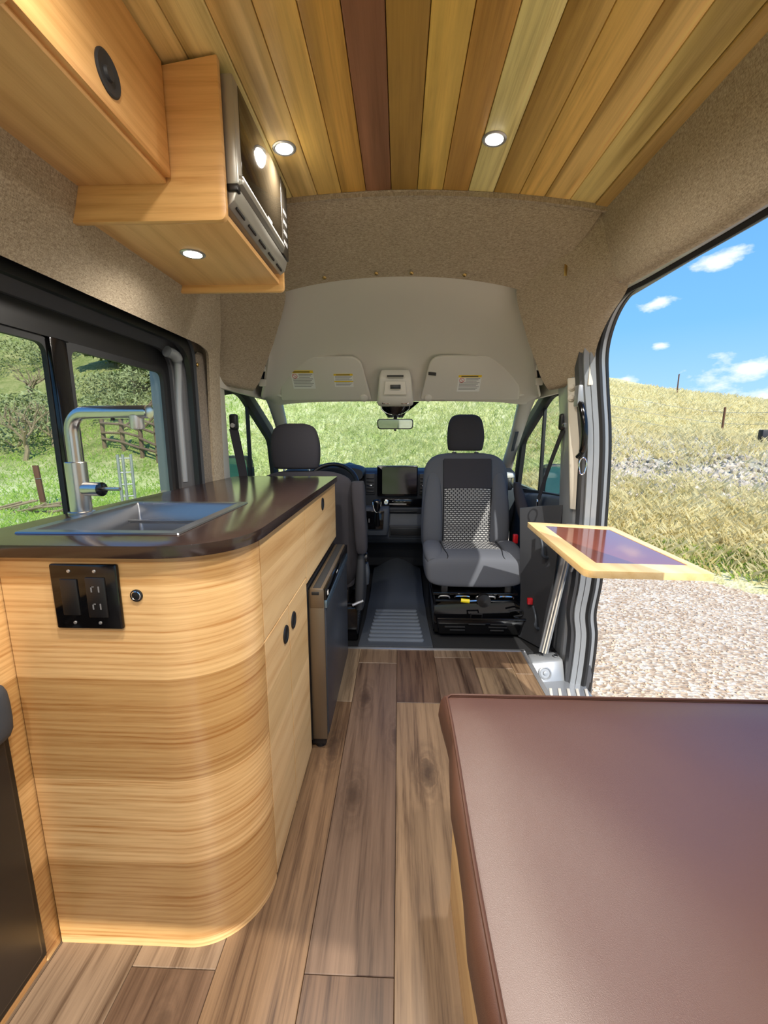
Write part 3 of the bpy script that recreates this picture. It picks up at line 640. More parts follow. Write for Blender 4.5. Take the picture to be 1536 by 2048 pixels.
# black frit band with the sensor wedge at the top middle
prism('frit_wedge', M['gloss'], w2, [(-.15, 2.925, 1.412), (.13, 2.925, 1.412), (.06, 3.01, 1.358), (-.08, 3.01, 1.358)], (0, -.004, -.006), 0)
for sg in (-1, 1):
    cab_t = struct(thing('trim_12' if sg < 0 else 'trim_13', (sg * .86, 3.2, 1.1)))
    secs = []
    for (x, y, z, hw) in [(.835, 2.84, 1.47, .055), (.845, 2.98, 1.385, .05), (.868, 3.22, 1.21, .042), (.888, 3.44, 1.05, .042), (.905, 3.66, .88, .05)]:
        secs.append(((sg * x, y, z), (1, 0, 0), (0, .6, .8), hw, .03, 2.6))
    loft('pillar_cover', M['plastic_lt'], cab_t, secs, 20)
    if sg > 0: prism('airbag_badge', M['dash2'], cab_t, [(.835, 3.14, 1.215), (.860, 3.14, 1.22), (.882, 3.32, 1.085), (.858, 3.32, 1.08)], (-.004, -.012, -.012), .002)
    # cab door: lower panel, window frame, panes
    dy = -.10 if sg < 0 else .08
    d = struct(thing('door_2' if sg < 0 else 'door_3', (sg * .93, 2.9, .4)))
    loop = rpoly([(2.36 + dy, .855), (2.36 + dy, 1.395), (2.66 + dy, 1.44), (3.21 + dy, 1.15), (3.29 + dy, .785)], [.02, .05, .10, .05, .03], 5)
    outer = rpoly([(2.28 + dy, .78), (2.28 + dy, 1.45), (2.67 + dy, 1.495), (3.27 + dy, 1.19), (3.37 + dy, .70)], [.02, .05, .10, .05, .03], 5)
    fin('window_seal', ring_prism_bm(outer, loop, lambda y, z: (sg * .935, y, z), (sg * .03, 0, 0)), M['rubber'], d)
    outer2 = rpoly([(2.24 + dy, .70), (2.24 + dy, 1.52), (2.68 + dy, 1.565), (3.36 + dy, 1.24), (3.50 + dy, .62)], [.02, .05, .10, .05, .03], 5)
    fin('door_frame', ring_prism_bm(outer2, [(y, z) for y, z in outer], lambda y, z: (sg * .95, y, z), (sg * .03, 0, 0)), M['charcoal'], d)
    fin('pane', prism_bm([(sg * .955, y, z) for y, z in loop], (sg * .004, 0, 0)), M['glass'], d)
    box('divider', M['rubber'], d, min(sg * .945, sg * .965), max(sg * .945, sg * .965), 2.80 + dy, 2.825 + dy, .74, 1.39, .003)
    surf('door_panel', M['dash2'] if sg > 0 else M['charcoal'], d, [[(sg * .94, 2.30, .86), (sg * .945, 2.8, .82), (sg * .95, 3.48, .74)], [(sg * .90, 2.30, .80), (sg * .90, 2.8, .76), (sg * .91, 3.48, .68)], [(sg * .92, 2.30, .4), (sg * .91, 2.8, .4), (sg * .92, 3.48, .4)], [(sg * .92, 2.32, -.05), (sg * .91, 2.8, -.05), (sg * .92, 3.48, -.05)]], .02, 4)
    box('outer_skin', M['paint'], d, min(sg * .98, sg * 1.01), max(sg * .98, sg * 1.01), 2.25, 3.6, -.3, .80, .005)
# left lock pillar (pale plastic) with belt; mirrored dark post on the passenger side
lp = struct(prism('trim_14', M['plastic_lt'], None, [(-.868, 2.045, 1.455), (-.905, 2.25, 1.45), (-.915, 2.28, .60), (-.875, 2.05, .60)], (-.03, .02, 0), .006))

def belt(name, label, p_top, p_low, p_low2, nrm, dring):
    b = thing(name, p_low, label, 'seat belt')
    x, y, z = p_top
    box('guide', M['black'], b, x - .022, x + .022, y - .02, y + .02, z - .03, z + .055, .012)
    lathe('guide_bolt', M['chrome'], b, [(.014, 0), (.012, .006), (0, .008)], (x + dring * .0, y - .02, z - .005), (0, -1, 0), 12)
    tube('webbing', M['seat_dk'], b, spline([(x, y - .012, z - .02), tuple((a * .5 + c * .5) for a, c in zip((x, y, z), p_low)), p_low], 6), .02, flat=(.046, .002, nrm))
    if p_low2: tube('webbing', M['seat_dk'], b, [(x + .02 * dring, y + .012, z - .02), p_low2], .02, flat=(.046, .002, nrm))
    box('anchor', M['chrome'], b, p_low[0] - .012, p_low[0] + .012, p_low[1] - .01, p_low[1] + .01, p_low[2] - .05, p_low[2] + .005, .004)
    return b
belt('seat_belt', 'dark seat belt hanging across the passenger window beside the sunlit door pillar', (.865, 2.32, 1.25), (.86, 2.62, .80), (.905, 2.33, .82), (-1, 0, .0), 1)
belt('seat_belt', 'dark seat belt hanging at the driver side window behind the counter', (-.885, 2.30, 1.25), (-.84, 2.36, .70), None, (.4, -1, 0), -1)

# sun visors
def tilt(x, u, off=0.0):
    """point on the visor plane: u along the slope from its lower edge up"""
    return Vector((x, 2.835 - .20 * u - .012 * off / .012 * 1.0 * .75, 1.425 + .235 * u - .66 * off))
def visor(name, label, x0, x1, xt0, xt1, tags, hinge_right):
    v = thing(name, ((x0 + x1) / 2, 2.8, 1.43), label, 'sun visor')
    lo = rpoly([(x0, 0), (x1, 0), (xt1, 1), (xt0, 1)], [.02, .02, .07, .07], 6)
    # scale second coordinate separately so the corners stay round in metres
    lo = rpoly([(x0, 0), (x1, 0), (xt1, .30), (xt0, .30)], [.02, .02, .07, .07], 6)
    pts = [tilt(x, u / .30) for x, u in lo]
    n = Vector((0, -.76, -.65))
    fin('pad', prism_bm(pts, n * .022, .008, 3), M['plastic_lt'], v)
    xe = x1 if hinge_right else x0
    tube('hinge_arm', M['plastic_lt'], v, [tilt(xe + (.03 if hinge_right else -.03), .12), tilt(xe - (.01 if hinge_right else -.01), .10) + n * .01], .012, 10)
    xc = x0 + .05 if hinge_right else x1 - .05
    lathe('clip', M['plastic_lt'], v, [(.026, 0), (.024, .01), (.012, .014), (0, .014)], tilt(xc, .07) + n * .02, n, 16)
    for (xa, xb, ua, ub, kind) in tags:
        P = lambda x, u, o: tilt(x, u) + n * (.0222 + o)
        lab = prism('sticker', M['white'], v, [P(xa, ua, 0), P(xb, ua, 0), P(xb, ub, 0), P(xa, ub, 0)], n * .0006, 0)
        lab['label'] = 'white printed warning sticker'
        du = ub - ua; dx = xb - xa
        prism('print_header', M['yellow'], lab, [P(xa, ub - du * .14, .0007), P(xb, ub - du * .14, .0007), P(xb, ub, .0007), P(xa, ub, .0007)], n * .0003, 0)
        prism('print_title', M['inkdk'], lab, [P(xa + dx * .12, ub - du * .10, .0011), P(xb - dx * .15, ub - du * .10, .0011), P(xb - dx * .15, ub - du * .05, .0011), P(xa + dx * .12, ub - du * .05, .0011)], n * .0002, 0)
        if kind == 'ban':
            c = P(xa + dx * .16, ub - du * .30, .001); s_, u_ = Vector((1, 0, 0)), (tilt(0, 1) - tilt(0, 0)).normalized(); R = dx * .105
            tube('ban_ring', M['redink'], lab, [c + s_ * R * math.cos(a) + u_ * R * math.sin(a) for a in [2 * math.pi * k / 16 for k in range(17)]], .0014, 6)
            tube('ban_bar', M['redink'], lab, [c + (s_ - u_) * R * -.7, c + (s_ - u_) * R * .7], .0012, 6)
        lines = bmesh.new()
        for k in range(9):
            u = ub - du * (.22 + .083 * k); xs = xa + dx * (.34 if (kind == 'ban' and k < 3) else .06)
            prism_bm([P(xs, u, .0007), P(xb - dx * (.05 + .2 * ((k * 7) % 3) / 3), u, .0007), P(xb - dx * (.05 + .2 * ((k * 7) % 3) / 3), u + du * .03, .0007), P(xs, u + du * .03, .0007)], n * .0003, 0, 2, lines)
        tx = fin('print_lines', lines, M['ink'], lab); tx['kind'] = 'stuff'
        if kind == 'tip':
            prism('print_band', M['yellow'], lab, [P(xa, ub - du * .62, .001), P(xb, ub - du * .62, .001), P(xb, ub - du * .53, .001), P(xa, ub - du * .53, .001)], n * .0003, 0)
    return v
visor('sun_visor', 'grey sun visor over the steering wheel carrying two printed stickers', -.765, -.175, -.715, -.235, [(-.665, -.525, .30, .72, 'ban'), (-.402, -.285, .34, .64, 'tip')], False)
v2 = visor('sun_visor', 'grey sun visor over the passenger seat carrying a single printed sticker', .135, .765, .185, .70, [(.36, .50, .22, .60, 'ban')], True)
prism('mirror_tab', M['inkdk'], v2, [tilt(.175, .62) + Vector((0, -.018, -.016)), tilt(.222, .60) + Vector((0, -.018, -.016)), tilt(.222, .66) + Vector((0, -.018, -.016)), tilt(.175, .68) + Vector((0, -.018, -.016))], (0, -.003, -.003), 0)

# overhead console and inside mirror
oc = thing('overhead_console', (-.03, 2.75, 1.42), 'grey plastic overhead console with map lights between the sun visors', 'console')
loft('housing', M['plastic_lt'], oc, [((-.025, 2.70, 1.575), (1, 0, 0), (0, .6, .8), .085, .012, 5), ((-.025, 2.70, 1.535), (1, 0, 0), (0, .6, .8), .098, .03, 5), ((-.025, 2.745, 1.46), (1, 0, 0), (0, .6, .8), .108, .045, 5), ((-.025, 2.79, 1.405), (1, 0, 0), (0, .6, .8), .115, .035, 5), ((-.025, 2.83, 1.39), (1, 0, 0), (0, .6, .8), .10, .02, 5)], 32)
prism('grip_recess', M['headliner'], oc, [(-.085, 2.672, 1.515), (.035, 2.672, 1.515), (.045, 2.70, 1.44), (-.095, 2.70, 1.44)], (0, -.006, -.003), .003)
prism('display', M['inkdk'], oc, [(-.075, 2.668, 1.550), (.025, 2.668, 1.550), (.025, 2.668, 1.541), (-.075, 2.668, 1.541)], (0, -.010, -.004), .001)
prism('switch', M['black'], oc, [(-.055, 2.675, 1.494), (.008, 2.675, 1.494), (.008, 2.675, 1.472), (-.055, 2.675, 1.472)], (0, -.010, -.004), .002)
for x in (-.085, .035): prism('map_light', M['chrome'], oc, [(x - .025, 2.752, 1.398), (x + .025, 2.752, 1.398), (x + .022, 2.755, 1.388), (x - .022, 2.755, 1.388)], (0, -.004, -.004), .001)
loft('sensor_shroud', M['gloss'], oc, [((-.025, 2.86, 1.40), (1, 0, 0), (0, 1, 0), .098, .05, 4), ((-.025, 2.87, 1.365), (1, 0, 0), (0, 1, 0), .090, .045, 3), ((-.025, 2.87, 1.325), (1, 0, 0), (0, 1, 0), .062, .03, 3), ((-.025, 2.86, 1.305), (1, 0, 0), (0, 1, 0), .05, .02, 3)], 24)
for sg in (-1, 1): tube('shroud_wire', M['chrome'], oc, spline([(-.025 + sg * .092, 2.80, 1.385), (-.025 + sg * .085, 2.81, 1.355), (-.025 + sg * .05, 2.825, 1.33), (-.025 + sg * .02, 2.83, 1.325)], 5), .0035, 8)
rm = thing('rear_view_mirror', (-.025, 2.80, 1.26), 'small rear view mirror hanging at the top middle of the windscreen', 'mirror')
tube('stem', M['black'], rm, [(-.025, 2.85, 1.315), (-.025, 2.83, 1.285)], .012, 10)
fin('shell', prism_bm([(-.025 + x, 2.80, 1.262 + z) for x, z in rpoly([(-.115, -.032), (.115, -.032), (.118, .034), (-.118, .034)], .022, 5)], (0, .03, 0), .006, 2), M['black'], rm)
fin('glass', prism_bm([(-.025 + x, 2.7985, 1.262 + z) for x, z in rpoly([(-.108, -.026), (.108, -.026), (.111, .028), (-.111, .028)], .018, 5)], (0, .002, 0)), M['mirror'], rm)
box('button', M['black'], rm, -.032, -.018, 2.798, 2.815, 1.219, 1.232, .002)

# dashboard
da = struct(thing('trim_15', (0, 3.3, .6)))
def secx(name, mat, x0, x1, pts, b=.015, seg=3): return prism(name, mat, da, [(x0, y, z) for y, z in pts], (x1 - x0, 0, 0), b, seg)
secx('dash_top', M['dash'], -.90, .90, [(3.30, .915), (3.42, .935), (3.85, .90), (3.85, .70), (3.34, .70), (3.27, .80)], .02)
secx('dash_middle', M['dash2'], -.90, .90, [(3.27, .80), (3.60, .80), (3.60, .45), (3.36, .45), (3.28, .60)], .02)
secx('stack', M['dash'], -.265, .225, [(3.235, .895), (3.28, .925), (3.5, .925), (3.5, .60), (3.24, .60), (3.225, .72)], .015)
secx('centre_lower', M['dash2'], -.30, .26, [(3.22, .62), (3.5, .62), (3.5, .30), (3.22, .36), (3.17, .42), (3.17, .53)], .02)
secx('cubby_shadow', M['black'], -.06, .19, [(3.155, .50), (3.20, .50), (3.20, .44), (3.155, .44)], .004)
secx('cubby', M['dash'], -.07, .20, [(3.163, .515), (3.20, .53), (3.20, .42), (3.163, .425)], .006)
secx('knee_bin', M['charcoal'], -.30, .26, [(3.35, .40), (3.55, .40), (3.6, .1), (3.45, .1)], .02)
secx('shelf_lip', M['dash'], -.27, .23, [(3.195, .645), (3.25, .66), (3.25, .60), (3.20, .60)], .008)
box('panel_gap', M['black'], da, -.10, .14, 3.186, 3.20, .612, .622, .002)
for x0 in (-.252, .155):
    box('vent_frame', M['charcoal'], da, x0, x0 + .072, 3.212, 3.26, .745, .905, .006)
    for k in range(5): box('vent_slat', M['black'], da, x0 + .008, x0 + .064, 3.204, 3.22, .762 + k * .026, .772 + k * .026, .002)
    box('vent_tab', M['chrome'], da, x0 + .02, x0 + .05, 3.200, 3.206, .812, .818, .001)
box('control_strip', M['gloss'], da, -.135, .19, 3.203, 3.23, .655, .715, .006)
lathe('knob', M['chrome'], da, [(.020, 0), (.020, .012), (.015, .014), (.015, .010), (.006, .010), (.004, .013), (0, .013)], (-.095, 3.203, .689), (0, -1, 0), 20)
box('slider_line', M['white'], da, -.07, .06, 3.200, 3.204, .672, .677, 0)
for k in range(4): box('key_mark', M['ink'], da, -.05 + k * .03, -.038 + k * .03, 3.2005, 3.204, .692, .698, 0)
# cluster hood and column
loft('cluster_hood', M['dash'], da, [((-.47, 3.18, .90), (1, 0, 0), (0, 0, 1), .20, .055, 3), ((-.47, 3.28, .915), (1, 0, 0), (0, 0, 1), .215, .06, 3), ((-.47, 3.5, .90), (1, 0, 0), (0, 0, 1), .20, .05, 3)], 28)
lathe('speaker_dome', M['black'], da, [(.05, 0), (.045, .03), (0, .045)], (-.40, 3.45, .93), (0, 0, 1), 16)
sc_ = thing('touch_screen', (-.01, 3.2, .737), 'black tablet style touch screen standing on the middle of the dash', 'screen')
fin('bezel', prism_bm([(-.01 + x, 3.185, .85 + z) for x, z in rpoly([(-.152, -.112), (.152, -.112), (.152, .114), (-.152, .114)], .008, 4)], (0, .03, .004), .003), M['gloss'], sc_)
fin('display_glass', prism_bm([(-.002 + x, 3.1835, .852 + z) for x, z in rpoly([(-.122, -.098), (.137, -.098), (.137, .104), (-.122, .104)], .004, 3)], (0, .004, 0)), M['screen'], sc_)
box('mount', M['black'], sc_, -.08, .06, 3.20, 3.25, .75, .86, .01)
# gear lever
gl = thing('gear_lever', (-.155, 3.15, .46), 'black gear lever with chrome trimmed knob left of the touch screen controls', 'gear lever')
loft('pod', M['dash2'], gl, [((-.165, 3.17, .45), (1, 0, 0), (0, 1, 0), .085, .05, 5), ((-.165, 3.165, .52), (1, 0, 0), (0, 1, 0), .095, .055, 5), ((-.165, 3.18, .645), (1, 0, 0), (0, 1, 0), .098, .05, 5), ((-.165, 3.20, .66), (1, 0, 0), (0, 1, 0), .09, .03, 5)], 28)
prism('gate_plate', M['gloss'], gl, [(-.245, 3.116, .635), (-.105, 3.116, .635), (-.115, 3.10, .50), (-.225, 3.10, .50)], (0, -.008, 0), .003)
tube('shaft', M['black'], gl, [(-.155, 3.105, .53), (-.155, 3.05, .62), (-.155, 3.03, .65)], [.02, .013, .012], 12)
loft('knob', M['gloss'], gl, [((-.155, 3.03, .64), (1, 0, 0), (0, 1, 0), .014, .016, 2.4), ((-.155, 3.022, .67), (1, 0, 0), (0, 1, 0), .024, .026, 2.6), ((-.155, 3.015, .71), (1, 0, 0), (0, 1, 0), .032, .028, 2.8), ((-.155, 3.015, .732), (1, 0, 0), (0, 1, 0), .027, .022, 2.6), ((-.155, 3.017, .738), (1, 0, 0), (0, 1, 0), .012, .01, 2.4)], 20)
tube('chrome_rim', M['chrome'], gl, spline([(-.185, 2.995, .722), (-.181, 2.992, .69), (-.169, 2.998, .655), (-.155, 3.0, .645), (-.141, 2.998, .655), (-.129, 2.992, .69), (-.125, 2.995, .722)], 4), .0028, 8)
box('mode_marks', M['ink'], gl, -.222, -.216, 3.097, 3.103, .55, .58, 0)
# steering wheel
sw = thing('steering_wheel', (-.48, 2.98, .83), 'black three spoke steering wheel half hidden behind the driver headrest', 'steering wheel')
c = Vector((-.475, 2.97, .835)); ax = Vector((0, -.80, .6)).normalized(); u = Vector((1, 0, 0)); v_ = ax.cross(u).normalized()
tube('rim', M['black'], sw, [c + u * .185 * math.cos(a) + v_ * .185 * math.sin(a) for a in [2 * math.pi * k / 40 for k in range(41)]], .0155, 12)
loft('hub', M['charcoal'], sw, [(c - ax * .06, u, v_, .06, .05, 3), (c - ax * .01, u, v_, .075, .06, 3), (c + ax * .012, u, v_, .06, .048, 3)], 24)
for a in (-.15, math.pi + .15, math.pi * 1.5):
    dv = u * math.cos(a) + v_ * math.sin(a); tube('spoke', M['gloss'], sw, [c + dv * .05, c + dv * .18], .02, flat=(.05, .02, ax))
tube('column', M['black'], sw, [c - ax * .05, c - ax * .3], .04, 14)
# outside mirrors
for sg, lab, x, y, z in ((-1, 'teal tinted outside mirror seen through the driver window', -1.10, 2.86, .965), (1, 'teal tinted outside mirror seen through the passenger window', 1.12, 3.05, .90)):
    om = thing('side_mirror', (x, y, z - .1), lab, 'mirror')
    loft('housing', M['charcoal'], om, [((x, y + .02, z - .14), (1, 0, 0), (0, 1, 0), .07, .03, 3), ((x, y + .03, z - .10), (1, 0, 0), (0, 1, 0), .10, .05, 4), ((x, y + .03, z + .06), (1, 0, 0), (0, 1, 0), .095, .05, 4), ((x, y + .02, z + .09), (1, 0, 0), (0, 1, 0), .06, .03, 3)], 24)
    fin('glass', prism_bm([(x + a, y - .024, z - .02 + b_) for a, b_ in rpoly([(-.085, -.095), (.085, -.095), (.075, .095), (-.075, .095)], .03, 5)], (0, .006, 0)), plain('teal_mirror_%d' % sg, rgb(70, 120, 130), .08, .85), om)
    tube('arm', M['charcoal'], om, [(x - sg * .08, y + .04, z - .12), (sg * .99, y + .06, z - .14)], .025, 10)

# spray bottle and mug on the right end of the dash
sb = thing('spray_bottle', (.71, 3.26, .84), 'black headed pump bottle with clear body standing on the dash beside the passenger seat', 'bottle')
lathe('body', M['tglass'], sb, [(.03, 0), (.034, .01), (.034, .10), (.02, .13), (.016, .14)], (.735, 3.28, .80), (0, 0, 1), 18)
lathe('collar', M['black'], sb, [(.018, .14), (.018, .165), (.012, .18), (.012, .20)], (.735, 3.28, .80), (0, 0, 1), 16)
prism('trigger_head', M['black'], sb, [(.69, 3.27, 1.00), (.76, 3.27, .985), (.79, 3.27, 1.0), (.75, 3.27, 1.02), (.70, 3.27, 1.035)], (0, .025, 0), .004)
mg = thing('travel_mug', (.80, 3.22, .80), 'silver lidded mug beside the pump bottle by the passenger window', 'mug')
lathe('body', M['steel'], mg, [(.045, 0), (.055, .02), (.058, .09), (.05, .10)], (.80, 3.20, .79), (0, 0, 1), 20)
lathe('lid', M['plastic_lt'], mg, [(.062, .095), (.062, .11), (.05, .125), (0, .13)], (.80, 3.20, .79), (0, 0, 1), 20)

# ---------------------------------------------------------------- seats
def S(c, hw, hd, e, t=(0, 0)): return ((c[0], c[1], c[2]), (1, 0, 0), (0, 1, t[1]), hw, hd, e)
# passenger seat, turned to face the rear
ps = thing('passenger_seat', (.46, 2.7, 0), 'charcoal cloth passenger seat turned to face the rear, its patterned back in a sun patch', 'seat')
cx_ = .452
bk = [(.40, .27, .05, 2.86), (.47, .292, .068, 2.87), (.62, .296, .075, 2.88), (.78, .290, .072, 2.895), (.90, .285, .066, 2.91), (.98, .272, .060, 2.92), (1.03, .240, .052, 2.925), (1.06, .19, .040, 2.93), (1.072, .12, .022, 2.93)]
loft('backrest', M['seat'], ps, [S((cx_, y, z), hw, hd, 3.2) for z, hw, hd, y in bk], 44)
# centre insert, slightly hollowed, upper plain part and lower patterned part
def insert(name, m, zs, hw, proud):
    rows = []
    for z in zs:
        y = np.interp(z, [b_[0] for b_ in bk], [b_[3] - b_[2] for b_ in bk])
        rows.append([(cx_ + .006 + hw * k / 6, y - proud + .010 * (abs(k) / 6) ** 4, z) for k in range(-6, 7)])
    return fin(name, grid_bm(rows, .01), m, ps, True, 60)
insert('upper_panel', M['seat_dk'], [.845, .90, .95, 1.0, 1.035], .155, .007)
insert('patterned_panel', M['insert'], [.43, .5, .56, .62, .68, .74, .80, .843], .150, .009)
for sg in (-1, 1):
    tube('seam', M['black'], ps, [(cx_ + .006 + sg * .158, np.interp(z, [b_[0] for b_ in bk], [b_[3] - b_[2] for b_ in bk]) - .003, z) for z in np.linspace(.44, 1.03, 12)], .0035, 6)
    # padded side bolsters
    loft('bolster', M['seat'], ps, [S((cx_ + sg * .215, 2.83, .42), .06, .03, 2.4), S((cx_ + sg * .222, 2.815, .52), .068, .045, 2.4), S((cx_ + sg * .222, 2.825, .72), .062, .04, 2.4), S((cx_ + sg * .215, 2.865, .90), .045, .025, 2.4), S((cx_ + sg * .21, 2.885, .96), .02, .01, 2.2)], 20)
hr = loft('headrest', M['seat_dk'], ps, [S((.452, 2.96, 1.088), .10, .03, 3), S((.452, 2.955, 1.10), .116, .045, 3.4), S((.452, 2.95, 1.18), .124, .052, 3.6), S((.450, 2.955, 1.27), .114, .046, 3.6), S((.450, 2.96, 1.315), .09, .034, 3.4), S((.450, 2.962, 1.33), .05, .015, 3)], 36)
for sg in (-1, 1): tube('post', M['chrome'], ps, [(.452 + sg * .075, 2.95, 1.05), (.452 + sg * .075, 2.95, 1.10)], .007, 10)
for sg in (-1, 1): lathe('post_sleeve', M['black'], ps, [(.018, 0), (.016, .012), (0, .014)], (.452 + sg * .075, 2.94, 1.066), (0, 0, 1), 14)
# cushion
cs = loft('cushion', M['seat'], ps, [((cx_ + .012, 2.44, .375), (1, 0, 0), (0, 0, 1), .20, .03, 3), ((cx_ + .012, 2.445, .375), (1, 0, 0), (0, 0, 1), .27, .075, 4), ((cx_ + .012, 2.47, .385), (1, 0, 0), (0, 0, 1), .295, .092, 4), ((cx_ + .012, 2.56, .40), (1, 0, 0), (0, 0, 1), .305, .092, 4), ((cx_ + .012, 2.75, .405), (1, 0, 0), (0, 0, 1), .30, .085, 4), ((cx_ + .012, 2.88, .40), (1, 0, 0), (0, 0, 1), .28, .07, 4)], 44)
for sg in (-1, 1):
    loft('cushion_bolster', M['seat'], ps, [((cx_ + .012 + sg * .245, 2.47, .44), (1, 0, 0), (0, 0, 1), .04, .025, 2.4), ((cx_ + .012 + sg * .245, 2.55, .465), (1, 0, 0), (0, 0, 1), .058, .04, 2.4), ((cx_ + .012 + sg * .245, 2.70, .475), (1, 0, 0), (0, 0, 1), .06, .042, 2.4), ((cx_ + .012 + sg * .235, 2.80, .465), (1, 0, 0), (0, 0, 1), .05, .035, 2.4)], 20)
    tube('seam', M['black'], ps, spline([(cx_ + .012 + sg * .185, 2.80, .494), (cx_ + .012 + sg * .18, 2.60, .494), (cx_ + .012 + sg * .165, 2.475, .476), (cx_ + .012 + sg * .20, 2.448, .44)], 5), .003, 6)
fin('cushion_patterned_panel', grid_bm([[(cx_ + .012 + .17 * k / 4, y, z) for k in range(-4, 5)] for y, z in [(2.60, .4935), (2.66, .494), (2.74, .4925), (2.82, .488)]], .008), M['insert'], ps)
tube('seam', M['black'], ps, [(cx_ + .012 + x, 2.448, .43) for x in np.linspace(-.24, .24, 9)], .003, 6)
# swivel plate, slides, lever, seat box
box('swivel_plate', M['gloss'], ps, .21, .72, 2.44, 2.86, .245, .262, .004)
box('slide_plate', M['gloss'], ps, .225, .705, 2.43, 2.86, .205, .22, .004)
for x in (.26, .64): box('slide_rail', M['black'], ps, x, x + .04, 2.45, 2.86, .222, .31, .006)
for k, (x0, x1) in enumerate(((.245, .31), (.34, .43), (.47, .58), (.60, .69))): tube('plate_rib', M['chrome'] if k % 2 else M['alu'], ps, spline([(x0, 2.432, .232), (x0 + .01, 2.425, .245), (x1 - .01, 2.425, .245), (x1, 2.432, .23)], 4), .0045, 8)
tube('lever', M['yellow_lever'], ps, [(.375, 2.41, .225), (.425, 2.405, .222)], [.012, .013], 12)
tube('lever_rod', M['chrome'], ps, [(.425, 2.408, .222), (.52, 2.42, .224)], .006, 8)
lathe('pivot', M['black'], ps, [(.04, 0), (.04, .03), (.015, .035), (0, .04)], (.51, 2.43, .225), (0, -1, 0), 18)
bx = prism('seat_box', M['gloss'], ps, [(.215, 2.42, .012), (.745, 2.42, .012), (.745, 2.42, .19), (.70, 2.46, .20), (.26, 2.46, .20), (.215, 2.42, .19)][::1], (0, .46, 0), .01, 3)
fp = prism('front_panel', M['gloss'], ps, [(.235, 2.385, .115), (.755, 2.385, .115), (.735, 2.395, .015), (.245, 2.395, .015)], (0, .03, 0), .008, 3)
tube('panel_rim', M['gloss'], ps, [(.235, 2.385, .118), (.755, 2.385, .118)], .008, 10)
for r_, (x0, x1) in enumerate(((.31, .40), (.28, .40), (.42, .52), (.55, .63), (.54, .65), (.55, .68))):
    box('vent_slot', M['rubber'], ps, x0, x1, 2.380, 2.392, .045 + .019 * (r_ % 3), .052 + .019 * (r_ % 3), .001)
tube('handle_loop', M['black'], ps, [(.435, 2.40, .12), (.435, 2.392, .148), (.50, 2.392, .148), (.50, 2.40, .12)], .006, 8)
tube('cable_loop', M['black'], ps, spline([(.66, 2.41, .16), (.73, 2.405, .17), (.74, 2.405, .14), (.69, 2.405, .13), (.72, 2.405, .12)], 4), .006, 8)
# buckle and folded arm rest on the window side
box('buckle', M['red'], ps, .745, .775, 2.70, 2.73, .50, .56, .006)
tube('buckle_stalk', M['black'], ps, [(.75, 2.74, .35), (.758, 2.72, .51)], .016, 10)
loft('arm_rest', M['seat_dk'], ps, [((.79, 2.86, .88), (1, 0, 0), (0, 1, 0), .02, .03, 3), ((.80, 2.82, .80), (1, 0, 0), (0, 1, 0), .032, .045, 3), ((.815, 2.74, .68), (1, 0, 0), (0, 1, 0), .034, .05, 3), ((.83, 2.68, .61), (1, 0, 0), (0, 1, 0), .03, .04, 3), ((.83, 2.67, .59), (1, 0, 0), (0, 1, 0), .015, .02, 3)], 24)

# driver seat, facing the windscreen
ds = thing('driver_seat', (-.52, 2.5, 0), 'dark cloth driver seat seen from behind, beyond the end of the counter', 'seat')
cx_ = -.515
bk2 = [(.30, .24, .05, 2.44), (.40, .285, .07, 2.43), (.60, .292, .075, 2.40), (.80, .280, .068, 2.36), (.90, .268, .058, 2.345), (.962, .235, .045, 2.335), (.992, .16, .03, 2.33), (1.0, .08, .012, 2.33)]
loft('backrest', M['seat_dk'], ds, [S((cx_, y, z), hw, hd, 3.0) for z, hw, hd, y in bk2], 44)
loft('headrest', M['seat_dk'], ds, [S((-.563, 2.33, 1.012), .10, .03, 3), S((-.563, 2.33, 1.025), .124, .046, 3.4), S((-.563, 2.325, 1.12), .134, .054, 3.6), S((-.565, 2.33, 1.20), .122, .048, 3.6), S((-.566, 2.335, 1.24), .098, .034, 3.4), S((-.566, 2.337, 1.256), .05, .012, 3)], 36)
for sg in (-1, 1): tube('post', M['chrome'], ds, [(-.563 + sg * .07, 2.33, .955), (-.563 + sg * .07, 2.33, 1.02)], .007, 10)
loft('cushion', M['seat_dk'], ds, [((cx_, 2.40, .36), (1, 0, 0), (0, 0, 1), .26, .07, 4), ((cx_, 2.6, .38), (1, 0, 0), (0, 0, 1), .285, .085, 4), ((cx_, 2.86, .40), (1, 0, 0), (0, 0, 1), .27, .075, 4), ((cx_, 2.92, .40), (1, 0, 0), (0, 0, 1), .2, .04, 4)], 32)
loft('arm_rest', M['seat_dk'], ds, [((-.207, 2.33, .545), (1, 0, 0), (0, 1, 0), .018, .03, 3), ((-.208, 2.33, .56), (1, 0, 0), (0, 1, 0), .033, .05, 4), ((-.215, 2.31, .75), (1, 0, 0), (0, 1, 0), .036, .052, 4), ((-.222, 2.30, .925), (1, 0, 0), (0, 1, 0), .036, .05, 4), ((-.222, 2.30, .945), (1, 0, 0), (0, 1, 0), .02, .03, 3)], 24)
loft('side_cover', M['charcoal'], ds, [((-.225, 2.42, .20), (1, 0, 0), (0, 1, 0), .025, .12, 4), ((-.222, 2.42, .28), (1, 0, 0), (0, 1, 0), .03, .13, 4), ((-.215, 2.40, .42), (1, 0, 0), (0, 1, 0), .028, .10, 4), ((-.212, 2.38, .54), (1, 0, 0), (0, 1, 0), .02, .06, 4)], 24)
loft('recline_lever', M['dash2'], ds, [((-.185, 2.40, .33), (1, 0, 0), (0, 1, 0), .012, .03, 3), ((-.182, 2.39, .40), (1, 0, 0), (0, 1, 0), .015, .04, 3), ((-.185, 2.38, .46), (1, 0, 0), (0, 1, 0), .010, .025, 3)], 16)
